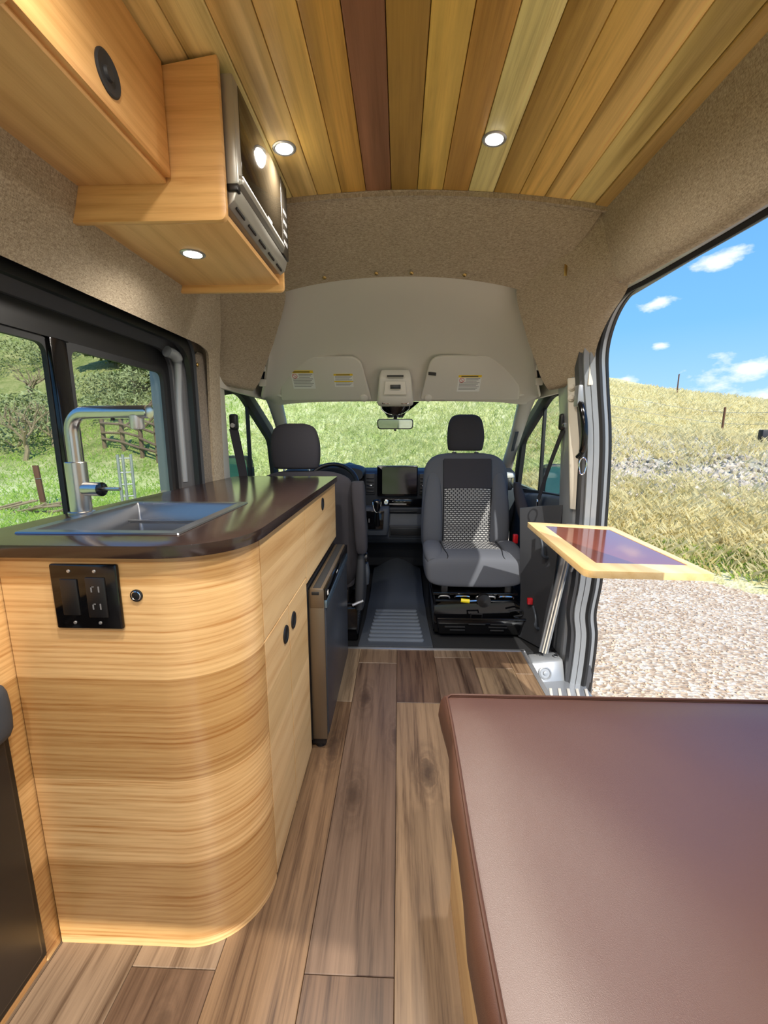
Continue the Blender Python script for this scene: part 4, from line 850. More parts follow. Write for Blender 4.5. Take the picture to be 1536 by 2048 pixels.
lathe('height_knob', M['black'], ds, [(.03, 0), (.028, .02), (.012, .025), (0, .025)], (-.198, 2.36, .50), (1, 0, 0), 16)
tube('track_lever', M['alu'], ds, [(-.20, 2.30, .26), (-.26, 2.28, .24)], .008, 8)
box('swivel_plate', M['gloss'], ds, -.76, -.24, 2.36, 2.86, .20, .22, .004)
for x in (-.70, -.33): box('slide_rail', M['black'], ds, x, x + .04, 2.36, 2.88, .222, .30, .006)
box('seat_box', M['gloss'], ds, -.80, -.235, 2.34, 2.86, -.012, .20, .012)

# ================================================================== GALLEY
FX = -.327; NY = .79; CB = .962; CT = .987
gc = thing('galley_cabinet', (-.6, 1.4, 0), 'curved honey ash galley cabinet carrying the sink counter', 'cabinet')
R_ = .165
pth = [(-.80, NY), (-.70, NY), (-.60, NY), (FX - R_, NY)] + [(FX - R_ + R_ * math.sin(a), NY + R_ - R_ * math.cos(a)) for a in [math.pi / 2 * k / 16 for k in range(1, 17)]]
fin('curved_panel', grid_bm([[(x, y, z) for x, y in pth] for z in (.0, .03, .3, .6, .9, CB)], -.016), M['ash'], gc)
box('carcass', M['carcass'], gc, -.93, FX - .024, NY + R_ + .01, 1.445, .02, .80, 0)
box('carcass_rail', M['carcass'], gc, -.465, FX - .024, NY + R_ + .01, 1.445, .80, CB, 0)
box('carcass_back', M['edge'], gc, -.93, -.80, 1.445, 2.16, .02, CB, 0)
box('carcass_end', M['edge'], gc, -.80, FX - .02, 2.13, 2.16, .02, CB, 0)
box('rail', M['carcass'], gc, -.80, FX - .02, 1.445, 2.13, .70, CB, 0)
YA = NY + R_ + .005
def front(name, y0, y1, z0, z1): return box(name, M['ash_door'], gc, FX - .018, FX, y0 + .0008, y1 - .0008, z0, z1, .0006, 1)
def pull(par, c, axis, r=.024):
    """oval black flush pull: ring, dish, latch"""
    g = lathe('finger_pull', M['black'], par, [(r, 0), (r, .002), (r * .92, .004), (r * .70, .003), (r * .62, -.002 + .003), (r * .55, .0008), (0, .0008)], c, axis, 24)
    return g
d1 = front('drawer', YA, 1.438, .700, CB - .003)
d2 = front('drawer', 1.442, 2.160, .672, CB - .003)
d3 = front('door', YA, 1.186, .012, .695)
d4 = front('door', 1.190, 1.434, .012, .695)
for par, y, z in ((d2, 1.79, .905), (d3, 1.145, .625), (d4, 1.236, .628)):
    pull(par, (FX, y, z), (1, 0, 0), .027)
# counter slab with a cut-out for the sink
def slab(name, mat, outline, hole, z0, z1, b):
    bm = bmesh.new(); loops = []
    for pts in (outline, hole):
        vs = [bm.verts.new((x, y, z1)) for x, y in pts]; loops.append([bm.edges.new((vs[i], vs[(i + 1) % len(vs)])) for i in range(len(vs))])
    r = bmesh.ops.triangle_fill(bm, edges=loops[0] + loops[1], use_beauty=True, use_dissolve=False)
    fs = bm.faces[:]
    e = bmesh.ops.extrude_face_region(bm, geom=fs)
    bmesh.ops.translate(bm, verts=[v for v in e['geom'] if isinstance(v, bmesh.types.BMVert)], vec=(0, 0, z0 - z1))
    bmesh.ops.recalc_face_normals(bm, faces=bm.faces[:])
    bevel(bm, b, 3, 50)
    return fin(name, bm, mat)
SX0, SX1, SY0, SY1 = -.835, -.470, .870, 1.300
ol = rpoly([(-.925, NY - .014), (FX + .013, NY - .014), (FX + .013, 2.165), (-.835, 2.165)], [0, .19, .012, .05], 16)
ct = slab('countertop', M['counter'], ol, [(SX0 + .02, SY0 + .02), (SX1 - .02, SY0 + .02), (SX1 - .02, SY1 - .02), (SX0 + .02, SY1 - .02)], CB, CT, .006)
tag(ct, 'glossy black brown countertop with rounded corner on the galley cabinet', 'countertop')
# sink
sk = thing('sink', ((SX0 + SX1) / 2, (SY0 + SY1) / 2, CT), 'rectangular stainless steel sink set in the dark countertop', 'sink')
def rect(x0, x1, y0, y1, z, r=.004): return [(x, y, z) for x, y in rpoly([(x0, y0), (x1, y0), (x1, y1), (x0, y1)], r, 4)]
rim = [rect(SX0, SX1, SY0, SY1, CT + .0005), rect(SX0 + .002, SX1 - .002, SY0 + .002, SY1 - .002, CT + .004), rect(SX0 + .026, SX1 - .026, SY0 + .026, SY1 - .026, CT + .004), rect(SX0 + .03, SX1 - .03, SY0 + .03, SY1 - .03, CT - .004), rect(SX0 + .034, SX1 - .034, SY0 + .034, SY1 - .034, CT - .15, .02), rect(SX0 + .06, SX1 - .06, SY0 + .06, SY1 - .06, CT - .165, .02)]
bm = grid_bm(rim, 0, True); bm.verts.ensure_lookup_table()
n_ = len(rim[0]); bm.faces.new([bm.verts[len(rim[0]) * 5 + k] for k in range(n_)])
fin('bowl', bm, M['sinksteel'], sk)
lathe('drain', M['chrome'], sk, [(.045, 0), (.045, .004), (.03, .004), (.025, -.002), (0, -.002)], ((SX0 + SX1) / 2, 1.10, CT - .163), (0, 0, 1), 20)
for dy_, z in ((0, .945), (.010, .938)): box('ledge_rail', M['sinksteel'], sk, SX0 + .034, SX1 - .034, 1.205 + dy_, 1.211 + dy_, z, z + .005, .001)
# faucet
fa = thing('faucet', (-.862, 1.11, CT), 'tall brushed steel faucet with side lever behind the sink', 'faucet')
fx_, fy_ = -.862, 1.11
lathe('base_flange', M['steel'], fa, [(.032, 0), (.032, .006), (.026, .008)], (fx_, fy_, CT), (0, 0, 1), 24)
lathe('body', M['steel'], fa, [(.0255, .006), (.0255, .138), (.024, .140), (.018, .140)], (fx_, fy_, CT), (0, 0, 1), 24)
e_ = Vector((-.632, 1.078, 1.258)); s_ = Vector((fx_, fy_, 1.258)); dirn = (e_ - s_).normalized()
arc = [Vector((fx_, fy_, CT + .138)), Vector((fx_, fy_, 1.19))]
for k in range(0, 9):
    a = math.pi / 2 * k / 8; arc.append(Vector((fx_, fy_, 1.205)) + dirn * .05 * (1 - math.cos(a)) + Vector((0, 0, .05)) * math.sin(a))
arc.append(e_ + Vector((0, 0, -.003)))
tube('spout', M['steel'], fa, arc, .0165, 20)
lathe('end_cap', M['chrome'], fa, [(.0165, 0), (.0160, .003), (0, .0035)], e_ + Vector((0, 0, -.003)), dirn, 20)
lathe('aerator', M['alu'], fa, [(.017, 0), (.0165, .03), (.0145, .034), (.012, .034)], e_ - dirn * .035 + Vector((0, 0, -.012)), (0, 0, -1), 18)
lathe('spray_button', M['black'], fa, [(.005, 0), (.005, .006), (0, .007)], s_.lerp(e_, .55) + Vector((0, 0, -.018)), (0, 0, -1), 10)
tube('lever_barrel', M['steel'], fa, [(fx_ + .02, fy_ - .003, 1.055), (fx_ + .068, fy_ - .010, 1.055)], .0185, 18)
lathe('lever_cap', M['gloss'], fa, [(.0188, 0), (.0188, .004), (.012, .006), (0, .006)], (fx_ + .068, fy_ - .010, 1.055), (1, -.15, 0), 18)
tube('lever', M['steel'], fa, [(fx_ + .07, fy_ - .010, 1.056), (fx_ + .125, fy_ - .018, 1.057)], .0048, 10)
# outlet plate and push button on the near face
op = thing('outlet_plate', (-.61, NY, .82), 'black double gang outlet plate on the near face of the galley cabinet', 'outlet')
PX0, PX1, PZ0, PZ1 = -.690, -.553, .812, .948
box('plate', M['gloss'], op, PX0, PX1, NY - .009, NY - .0165 + .017, PZ0, PZ1, .004)
box('usb_module', M['black'], op, PX0 + .02, PX0 + .055, NY - .012, NY - .008, .842, .918, .002)
rc = box('receptacle', M['black'], op, PX0 + .072, PX0 + .112, NY - .0125, NY - .008, .838, .922, .003)
for z in (.862, .898):
    box('slot', M['ink'], rc, PX0 + .083, PX0 + .0855, NY - .0132, NY - .012, z - .006, z + .006, 0); box('slot', M['ink'], rc, PX0 + .098, PX0 + .1005, NY - .0132, NY - .012, z - .006, z + .006, 0)
    box('slot', M['ink'], rc, PX0 + .083, PX0 + .090, NY - .0132, NY - .012, z + .0045, z + .006, 0)
for x in (PX0 + .04, PX0 + .092):
    for z in (.826, .934): lathe('screw', M['alu'], op, [(.0035, 0), (.003, .0015), (0, .002)], (x, NY - .009, z), (0, -1, 0), 10)
pbn = thing('push_button', (-.525, NY, .885), 'small round chrome ringed push button beside the outlet plate', 'button')
lathe('ring', M['black'], pbn, [(.0125, 0), (.0125, .003), (.010, .004), (.010, .002)], (-.523, NY, .882), (0, -1, 0), 24)
lathe('bright_ring', M['chrome'], pbn, [(.0098, .001), (.0098, .004), (.0085, .0045), (.0075, .003)], (-.523, NY, .882), (0, -1, 0), 24)
lathe('cap', M['black'], pbn, [(.0072, .001), (.0072, .004), (0, .005)], (-.523, NY, .882), (0, -1, 0), 24)
# under-counter fridge
fr = thing('fridge', (-.45, 1.7, 0), 'dark slate under-counter fridge beside the pale ash doors', 'fridge')
box('cabinet', M['black'], fr, -.78, -.325, 1.452, 2.10, .03, .655, .004)
box('door', M['fridge'], fr, -.320, -.262, 1.455, 2.075, .06, .575, .004)
box('door_edge', M['bronze'], fr, -.324, -.268, 1.448, 1.456, .04, .645, .002)
box('door_gasket', M['rubber'], fr, -.327, -.318, 1.46, 2.07, .06, .64, 0)
hd = box('handle_rail', M['bronze'], fr, -.322, -.268, 1.446, 2.078, .575, .652, .006)
box('handle_blade', M['gloss'], hd, -.270, -.2585, 1.452, 2.075, .606, .650, .002)
box('handle_slot', M['rubber'], hd, -.308, -.280, 1.452, 2.07, .650, .6535, .001)
box('trim_strip', plain('blue_grey_metal', rgb(120, 146, 168), .25, .8), hd, -.268, -.2575, 1.452, 2.075, .575, .606, .002)
box('vent', M['rubber'], hd, -.312, -.285, 1.4445, 1.447, .628, .640, .001)
for z in (.600, .624): pass
tube('logo_mark', M['white'], hd, spline([(-.2582, 1.468, .636), (-.258, 1.468, .622), (-.258, 1.480, .622), (-.2582, 1.480, .636)], 4), .0018, 6)
box('logo_dash', M['white'], hd, -.2586, -.2580, 1.70, 1.735, .626, .632, 0)
for y in (1.475, 2.03): lathe('foot', M['black'], fr, [(.02, 0), (.02, .05)], (-.30, y, 0), (0, 0, 1), 14)
box('kick_plate', M['black'], fr, -.33, -.275, 1.455, 2.07, .012, .055, .004)

# near-left appliance cabinet and black cooler
ac = thing('appliance_cabinet', (-.86, .4, 0), 'ash side cabinet framing the black cooler at the near left', 'cabinet')
box('stile', M['ash'], ac, -.836, -.803, .752, NY + .006, 0, .972, .002)
box('toe_board', M['edge'], ac, -.82, -.806, -.3, .752, 0, .018, .001)
box('top_board', M['ash'], ac, -.836, -.806, -.3, .752, .80, .972, .002)
ap = thing('cooler', (-.86, .35, 0), 'black upright cooler with a grey latch at the near left edge', 'fridge')
box('body', M['rubber'], ap, -.925, -.815, .02, .750, .02, .79, .006)
box('door', plain('cooler_black', rgb(30, 28, 30), .35), ap, -.815, -.782, .03, .728, .06, .745, .008)
box('door_frame', M['black'], ap, -.818, -.800, .02, .751, .025, .785, .004)
loft('latch', M['dash2'], ap, [((-.79, .705, .60), (1, 0, 0), (0, 1, 0), .012, .02, 3), ((-.785, .71, .62), (1, 0, 0), (0, 1, 0), .02, .03, 3), ((-.785, .71, .70), (1, 0, 0), (0, 1, 0), .02, .03, 3), ((-.79, .71, .72), (1, 0, 0), (0, 1, 0), .012, .02, 3)], 20)

# ================================================================== OVERHEAD CABINETS, MICROWAVE
oh = thing('overhead_cabinet', (-.64, .4, 1.75), 'warm ash overhead cabinet along the left wall with a round black pull', 'cabinet')
def poly_ceil(y, x0, x1, z0, drop=.004):
    return [(x0, y, z0), (x1, y, z0)] + [(x, y, ceil_z(x) - drop) for x in np.linspace(x1, x0, 5)]
box('bottom_panel', M['ash_under'], oh, -.76, -.525, -.6, 1.055, 1.752, 1.766, .003)
for y0, y1 in ((.632, 1.050), (.05, .612), (-.6, .03)):
    d_ = prism('door', M['ash_over'], oh, [(-.530, y0, 1.762), (-.512, y0, 1.762), (-.512, y0, ceil_z(-.512) - .008), (-.530, y0, ceil_z(-.53) - .008)], (0, y1 - y0, 0), .0025)
    if y1 > .5: lathe('finger_pull', M['charcoal'], d_, [(.033, 0), (.033, .002), (.030, .004), (.024, .003), (.020, .001), (.012, .001), (.010, .006), (0, .006)], (-.512, .850 if y0 > .6 else .35, 1.818), (1, 0, 0), 32)
prism('divider', M['edge'], oh, [(x, .612, z) for x, z in rpoly([(-.76, 1.735), (-.492, 1.735), (-.492, 1.975), (-.76, 1.95)], [0, .02, 0, 0], 4)], (0, .018, 0), .003)
box('back_rail', M['ash_over'], oh, -.76, -.74, -.6, 1.055, 1.766, 1.94, 0)
mc = thing('microwave_cabinet', (-.58, 1.3, 1.68), 'open fronted warm ash cabinet box that holds the microwave', 'cabinet')
def side(y, x1=-.395): return prism('side_panel', M['ash_over'], mc, [(x, y, z) for x, z in rpoly([(-.757, 1.678), (x1, 1.678), (x1, ceil_z(x1) - .004), (-.712, ceil_z(-.712) - .008)], [0, .018, 0, 0], 5)], (0, .018, 0), .003)
side(1.056); side(1.548)
box('bottom_panel', M['ash_under'], mc, -.756, -.41, 1.074, 1.548, 1.700, 1.714, .002)
box('back_panel', M['ash_over'], mc, -.745, -.735, 1.074, 1.548, 1.714, 1.96, 0)
mw = thing('microwave', (-.55, 1.3, 1.714), 'silver microwave with dark glass door inside the overhead ash cabinet', 'microwave')
Y0, Y1 = 1.083, 1.540
box('case', M['mwgrey'], mw, -.73, -.405, Y0 + .004, Y1 - .004, 1.728, 1.975, .004)
door_ = box('door', M['mwgrey'], mw, -.405, -.372, Y0, Y1 - .075, 1.765, 1.985, .006)
box('door_glass', M['mwglass'], door_, -.3735, -.3705, Y0 + .028, Y1 - .08, 1.785, 1.978, .001)
box('handle_lip', M['mwgrey'], door_, -.395, -.362, Y0 + .006, Y1 - .08, 1.765, 1.790, .010)
box('hinge', M['black'], door_, -.400, -.374, Y0 - .001, Y0 + .02, 1.752, 1.766, .002)
cp = box('control_panel', M['panel_glass'], mw, -.405, -.371, Y1 - .073, Y1 - .003, 1.765, 1.985, .003)
for k in range(4): box('key', M['ink'], cp, -.3712, -.3706, Y1 - .058, Y1 - .018, 1.80 + k * .03, 1.812 + k * .03, 0)
box('logo_mark', M['ink'], door_, -.3708, -.3702, 1.31, 1.35, 1.797, 1.803, 0)
gr = prism('lower_grille', M['mwgrey'], mw, [(-.402, Y0 + .006, 1.722), (-.385, Y0 + .006, 1.735), (-.376, Y0 + .006, 1.764), (-.402, Y0 + .006, 1.764)], (0, Y1 - Y0 - .012, 0), .002)
for k in range(5): box('vent_slot', M['rubber'], gr, -.3925, -.3885, Y0 + .03 + k * .085, Y0 + .085 + k * .085, 1.7265, 1.7325, 0)
for x in (-.70, -.44):
    for y in (Y0 + .04, Y1 - .04): lathe('foot', M['black'], mw, [(.012, 0), (.012, .0145)], (x, y, 1.714), (0, 0, 1), 10)

# ---------------------------------------------------------------- recessed lights
def downlight(label, p, nrm, watts):
    p = Vector(p); nrm = Vector(nrm).normalized()
    t = thing('recessed_light', p, label, 'light', 'recessed spotlights')
    lathe('bezel', M['alu'], t, [(.034, 0), (.034, .002), (.030, .004), (.025, .003), (.025, 0)], p, nrm, 28)
    lathe('lens', M['lens'], t, [(.0245, .0), (.0245, .0025), (0, .003)], p, nrm, 24)
    ld = bpy.data.lights.new('spot', 'SPOT'); ld.energy = watts; ld.color = (1.0, .93, .84); ld.spot_size = math.radians(165); ld.spot_blend = 1.0; ld.shadow_soft_size = .03
    lo = bpy.data.objects.new('spot_lamp', ld); COL.objects.link(lo); lo.location = p + nrm * .012; lo.rotation_euler = nrm.to_track_quat('-Z', 'Y').to_euler()
    return t
def cn(x): return Vector((-.236 * x, 0, -1))
for (x, y, lab) in [(-.335, 1.38, 'lit recessed ceiling spotlight to the right of the microwave'), (.262, 1.37, 'lit recessed ceiling spotlight over the aisle, nearer the sliding door')]:
    downlight(lab, (x, y, ceil_z(x)), cn(x), LAMP_W)
downlight('lit recessed spotlight in the underside of the microwave cabinet', (-.584, 1.29, 1.700), (0, 0, -1), LAMP_W * .5)
for (x, y, w_) in [(-.30, .45, 'above the galley counter'), (.30, .45, 'above the brown bench'), (-.30, -.45, 'at the rear left'), (.30, -.45, 'at the rear right')]:  # unseen extra ceiling spots, added to fill the interior with light
    downlight('added ceiling fill spotlight %s, out of view overhead' % w_, (x, y, ceil_z(x)), cn(x), LAMP_W)

# ================================================================== BENCH AND TABLE
bn = thing('bench_box', (.5, .2, 0), 'light wooden bench box under the brown cushion', 'bench')
box('side_panel', M['bamboo'], bn, .142, .160, -.8, .925, 0, .415, .003)
box('front_panel', M['bamboo'], bn, .160, .895, .905, .925, 0, .415, .003)
box('top_rail', plain('pale_ply_edge', rgb(240, 200, 138), .5), bn, .134, .895, -.8, .935, .415, .438, .004)
bc = thing('bench_cushion', (.5, .2, .44), 'large brown vinyl bench cushion with piped edge', 'cushion')
rows = []
def cush(z, ins, bul):
    pts = []
    x0, x1, y0, y1 = .118 + ins, .93, -.8, .985 - ins
    pl = [(x0, y0 + (y1 - y0) * k / 24) for k in range(25)] + [(x0 + (x1 - x0) * k / 12, y1) for k in range(1, 13)] + [(x1, y0)]
    out = []
    for i, (x, y) in enumerate(rpoly(pl, 0)):
        wob = .006 * math.sin(y * 9) + .004 * math.sin(y * 23 + 1)
        out.append((x - bul + (wob if x < .2 else 0) * (1 if bul else .4), y + (bul if y > .9 and x > .14 else 0) * .6, z))
    return out
rows = [cush(.440, .010, 0), cush(.450, .0, .004), cush(.490, .0, .012), cush(.530, .0, .007), cush(.546, .002, 0), cush(.5485, .010, 0)]
# crown of the top
top = []
fin('side_band', grid_bm(rows, 0, True), M['leather'], bc, True, 60)
gx_ = np.linspace(0, 1, 26); gy_ = np.linspace(0, 1, 46); rows = []
for v in gy_:
    y = -.8 + v * (.975 + .8); r_ = []
    for u in gx_:
        x = .1225 + u * (.93 - .1225); ed = min(u * .80 / .10, (1 - v) * 1.775 / .10, 1.0)
        r_.append((x, y, .547 + .015 * (1 - (1 - ed) ** 2) + .0025 * math.sin(x * 9 - y * 5) * ed + .0015 * math.sin(x * 17 + y * 13) * ed))
    rows.append(r_)
fin('top_panel', grid_bm(rows), M['leather'], bc, True, 60)
tube('piping', plain('dark_piping', rgb(70, 40, 26), .6), bc, [(.123 + .0025 * math.sin(y * 9), y, .5485) for y in np.linspace(-.8, .97, 40)] + [(.135, .981, .5485)] + [(x, .983, .5485) for x in np.linspace(.16, .92, 12)], .0035, 8)

tb = thing('swing_table', (.80, 1.7, .75), 'light wood framed table with dark glossy inlay sticking out of the sliding door', 'table')
quad = [(.597, 1.318), (.985, 1.300), (1.005, 1.985), (.637, 2.082)]
inn = [(.668, 1.405), (.960, 1.388), (.962, 1.928), (.694, 2.005)]
Z0, Z1 = .748, .772
qo = rpoly(quad, [.035, .006, .006, .01], 5); 
bm = slab('frame', M['bamboo'], qo, inn, Z0, Z1, .003); bm.parent = tb; bm.matrix_parent_inverse = Matrix.Translation(tb.location).inverted()
fin('inlay', prism_bm([(x, y, Z0 + .004) for x, y in inn], (0, 0, Z1 - Z0 - .0055)), M['tabletop'], tb)
box('hinge_bracket', M['alu'], tb, .86, .93, 2.03, 2.17, .715, .747, .003)
tube('support_strut', M['alu'], tb, [(.90, 2.15, .50), (.86, 1.95, .745)], .008, 10)

# ================================================================== OUTDOORS
GZ = -.65
AZ = np.radians([-180, -140, -100, -75, -50, -30, -12, 0, 12, 22, 30, 38, 46, 60, 90, 130, 180])
R0 = np.array([14, 14, 14, 15, 17, 16, 13, 10, 8.5, 6.9, 6.5, 6.4, 6.2, 6.0, 6.0, 9, 14.0])          # where the slope begins
EL = np.radians([2, 4, 12, 19, 21, 19.5, 16, 13.5, 10.6, 7.2, 5.2, 3.4, 2.1, 0.8, .8, 1, 2])         # skyline elevation
RC = np.array([90, 90, 90, 85, 80, 75, 70, 65, 58, 50, 44, 40, 38, 38, 40, 60, 90.0])                # distance of the crest
def hn(x, y):
    return (np.sin(x * .31 + 1.3) * np.cos(y * .27) * .5 + np.sin(x * .83 + y * .61) * .22 + np.sin(x * 1.9 - y * 1.4 + 2) * .09)
def ground(x, y):
    r = np.hypot(x, y); a = np.arctan2(x, y)
    r0 = np.interp(a, AZ, R0); el = np.interp(a, AZ, EL); rc = np.interp(a, AZ, RC)
    zc = 1.2 + rc * np.tan(el); t = np.clip((r - r0) / (rc - r0), 0, None)
    lp = np.clip((-a - .35) / .4, 0, 1)                     # valley on the left stays low before the steep slope
    shp = np.where(t < 1, (1 - lp) * t + lp * (t ** 1.5), 1.0 - .25 * (t - 1))
    bank = .42 * np.clip((r - r0) / 1.3, 0, 1) * np.clip((a - .1) / .3, 0, 1) * np.clip((2.2 - a), 0, 1)
    z = GZ + (zc - GZ) * shp + bank * np.clip(1 - t, 0, 1)
    return z + hn(x, y) * np.clip((r - r0) / 6, 0, 1) * np.clip(1.3 - t, 0.25, 1) * .55
def mesh_np(name, V, F, mat, parent=None, smooth=False):
    me = bpy.data.meshes.new(name); me.from_pydata(V.tolist() if hasattr(V, 'tolist') else V, [], F.tolist() if hasattr(F, 'tolist') else F); me.update()
    return _link(name, me, mat, parent, smooth, 180)
azs = np.concatenate([np.radians(np.arange(-180, -60, 4.0)), np.radians(np.arange(-60, 60, .55)), np.radians(np.arange(60, 180.1, 4.0))])
rs = np.concatenate([[0.01, 1.5, 3.0], np.geomspace(4.5, 120, 120)])
A, Rr = np.meshgrid(azs, rs); X = Rr * np.sin(A); Y = Rr * np.cos(A); Zt = ground(X, Y)
V = np.stack([X.ravel(), Y.ravel(), Zt.ravel()], 1); na = len(azs)
F = []
i_, j_ = np.meshgrid(np.arange(len(rs) - 1), np.arange(na - 1), indexing='ij'); b0 = (i_ * na + j_).ravel()
F = np.stack([b0, b0 + 1, b0 + na + 1, b0 + na], 1)
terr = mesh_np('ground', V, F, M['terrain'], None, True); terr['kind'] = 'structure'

rng = np.random.default_rng(3)
def blades(name, mat, n, amin, amax, rmin, rmax, h, wd, label, power=1.0, off=0.0, thin=False):
    a = rng.uniform(amin, amax, n); r = rmin + (rmax - rmin) * rng.uniform(0, 1, n) ** power
    x = r * np.sin(a); y = r * np.cos(a); r0 = np.interp(a, AZ, R0)
    keep = r > r0 + off + .15 + .35 * rng.uniform(0, 1, n)
    if thin: keep &= (np.abs(r - 11.4) > .9 + .5 * np.sin(a * 40)) | (rng.uniform(0, 1, n) < .22)
    x, y, r = x[keep], y[keep], r[keep]; n = len(x)
    z = ground(x, y) - .02; hh = h * rng.uniform(.45, 1.25, n); th = rng.uniform(0, 2 * np.pi, n); w_ = wd * (.7 + r / 14)
    lean = rng.uniform(.3, 1.1, n) * hh; lt = rng.uniform(0, 2 * np.pi, n)
    dx, dy = np.cos(th) * w_, np.sin(th) * w_
    p0 = np.stack([x - dx, y - dy, z], 1); p1 = np.stack([x + dx, y + dy, z], 1)
    p2 = np.stack([x + dx * .7 + lean * .35 * np.cos(lt), y + dy * .7 + lean * .35 * np.sin(lt), z + hh * .6], 1); p3 = np.stack([x + lean * np.cos(lt), y + lean * np.sin(lt), z + hh], 1)
    V = np.stack([p0, p1, p2, p3], 1).reshape(-1, 3); b = np.arange(n) * 4
    F = np.concatenate([np.stack([b, b + 1, b + 2], 1), np.stack([b, b + 2, b + 3], 1)])
    o = mesh_np(name, V, F, mat); tag(o, label, 'grass', None, 'stuff'); return o
D = math.radians
blades('dry_grass', M['blade_dry'], 70000, D(16), D(62), 6.3, 26, .17, .005, 'pale dry grass covering the bank outside the sliding door', 1.5, 0, True)
blades('hill_dry_grass', M['blade_dry'], 22000, D(18), D(60), 24, 42, .26, .006, 'pale dry grass on the upper hill below the skyline')
blades('verge_grass', M['blade_vivid'], 11000, D(18), D(62), 6.2, 7.15, .10, .006, 'bright green grass verge at the edge of the gravel', 1.0)
blades('hill_grass', M['blade_green'], 60000, D(-20), D(22), 11, 45, .20, .006, 'green grass on the hill ahead of the windscreen', 1.3)
blades('meadow_grass', M['blade_vivid'], 26000, D(-60), D(-20), 7, 25, .15, .006, 'fresh green grass in the valley outside the left window', 1.2, -9)

# stones along the bank
ico = bmesh.new(); bmesh.ops.create_icosphere(ico, subdivisions=1, radius=1.0); iv = np.array([v.co[:] for v in ico.verts]); iff = np.array([[v.index for v in f.verts] for f in ico.faces]); ico.free()
n = 2600; a = rng.uniform(D(21), D(56), n); r = rng.normal(11.6, 1.0, n) - .02 * np.degrees(a); x = r * np.sin(a); y = r * np.cos(a); s = rng.uniform(.02, .085, n)
V = (iv[None] * (s[:, None, None] * rng.uniform(.6, 1.3, (n, 1, 3))) * rng.uniform(.8, 1.2, (n, len(iv), 1)) + np.stack([x, y, ground(x, y) + s * .2], 1)[:, None]).reshape(-1, 3)
F = (iff[None] + (np.arange(n) * len(iv))[:, None, None]).reshape(-1, 3)
tag(mesh_np('loose_stones', V, F, M['stone']), 'band of loose pale stones across the grassy bank', 'stones', None, 'stuff')
n = 5200; x = rng.uniform(1.2, 6.0, n); y = rng.uniform(1.3, 7.0, n); ok = np.hypot(x, y) < np.interp(np.arctan2(x, y), AZ, R0) + .3; x, y = x[ok], y[ok]; n = len(x); s = rng.uniform(.004, .013, n)
V = (iv[None] * (s[:, None, None] * rng.uniform(.6, 1.3, (n, 1, 3))) + np.stack([x, y, np.full(n, GZ) + s * .1], 1)[:, None]).reshape(-1, 3)
F = (iff[None] + (np.arange(n) * len(iv))[:, None, None]).reshape(-1, 3)
tag(mesh_np('gravel_chips', V, F, M['chip']), 'loose gravel chips on the track beside the van', 'gravel', None, 'stuff')

def gz(x, y): return float(ground(np.array([x]), np.array([y]))[0])
def pol(az, r): a_ = D(az); return r * math.sin(a_), r * math.cos(a_)
def fence_post(label, az, r, h, mat='rust', rad=.03, grp=None):
    x, y = pol(az, r); z = gz(x, y)
    t = thing('fence_post', (x, y, z), label, 'fence post', grp)
    tube('stake', M[mat], t, [(x, y, z - .2), (x + rng.uniform(-.02, .02), y, z + h)], rad, 8)
    lathe('cap', M[mat], t, [(rad * 1.1, 0), (rad * 1.1, .03), (0, .05)], (x, y, z + h), (0, 0, 1), 8)
    return Vector((x, y, z + h))
# hill fence seen through the windscreen
pf = [fence_post('thin steel fence post on the hill, seen through the windscreen beside the driver headrest', -7.0, 26, 1.5), fence_post('thin steel fence post on the hill, seen above the touch screen', 1.6, 22, 1.7), fence_post('thin fence post on the hill, seen at the right edge of the windscreen', 15.5, 20, 3.0, 'rust', .025), fence_post('thin fence post on the hill, seen through the driver side window', -21.0, 26, 1.6)]
pr = [fence_post('leaning fence post on the skyline above the dry grass', 31.7, 36, 1.3, 'rust', .04), fence_post('short fence post in the dry grass below the skyline', 36.0, 17, .75), fence_post('fence post on the dry slope at the right edge', 46.5, 15, 1.1)]
pr2 = [fence_post('fence post on the dry slope hidden near the door pillar', 24.5, 16, 1.1)]
def wire(label, pts, grp):
    o = tube('fence_wire', M['galv'], None, spline(pts, 6), .006, 5); tag(o, label, 'wire', grp); return o
for k, nm in enumerate(('top', 'middle', 'bottom')):
    dz = Vector((0, 0, -.12 - k * .33))
    wire('%s strand of the wire fence across the hill ahead' % nm, [pf[3] + dz, pf[0] + dz, pf[1] + dz, pf[2] * 1.0 + dz - Vector((0, 0, 1.2))], 'fence wires')
    wire('%s strand of the wire fence across the dry bank' % nm, [pr2[0] + dz, pr[1] + dz, pr[2] + dz], 'fence wires')
# dark speckled box hung on the fence at the right edge
x, y = pol(39.9, 14.8); z = gz(x, y)
bxs = thing('speckled_box', (x, y, z), 'small black box speckled white on the fence at the far right', 'box')
box('case', plain('speckled_black', rgb(34, 36, 40), .5), bxs, x - .28, x + .34, y - .08, y + .08, .88, 1.31, .02)
sp_ = bmesh.new()
for k in range(40): prism_bm([(x - .26 + .58 * rng.uniform(), y - .081, .86 + .36 * rng.uniform() + q) for q in (0,)] * 0 + [(x0_ + dx_, y - .081, z0_ + dz_) for x0_, z0_ in [(x - .26 + .56 * rng.uniform(), .91 + .36 * rng.uniform())] for dx_, dz_ in ((0, 0), (.022, .004), (.016, .02))], (0, -.003, 0), 0, 2, sp_)
fin('speckles', sp_, M['white'], bxs)['kind'] = 'stuff'
tube('bracket', M['rust'], bxs, [(x, y + .03, z - .1), (x, y + .03, .9)], .03, 8)

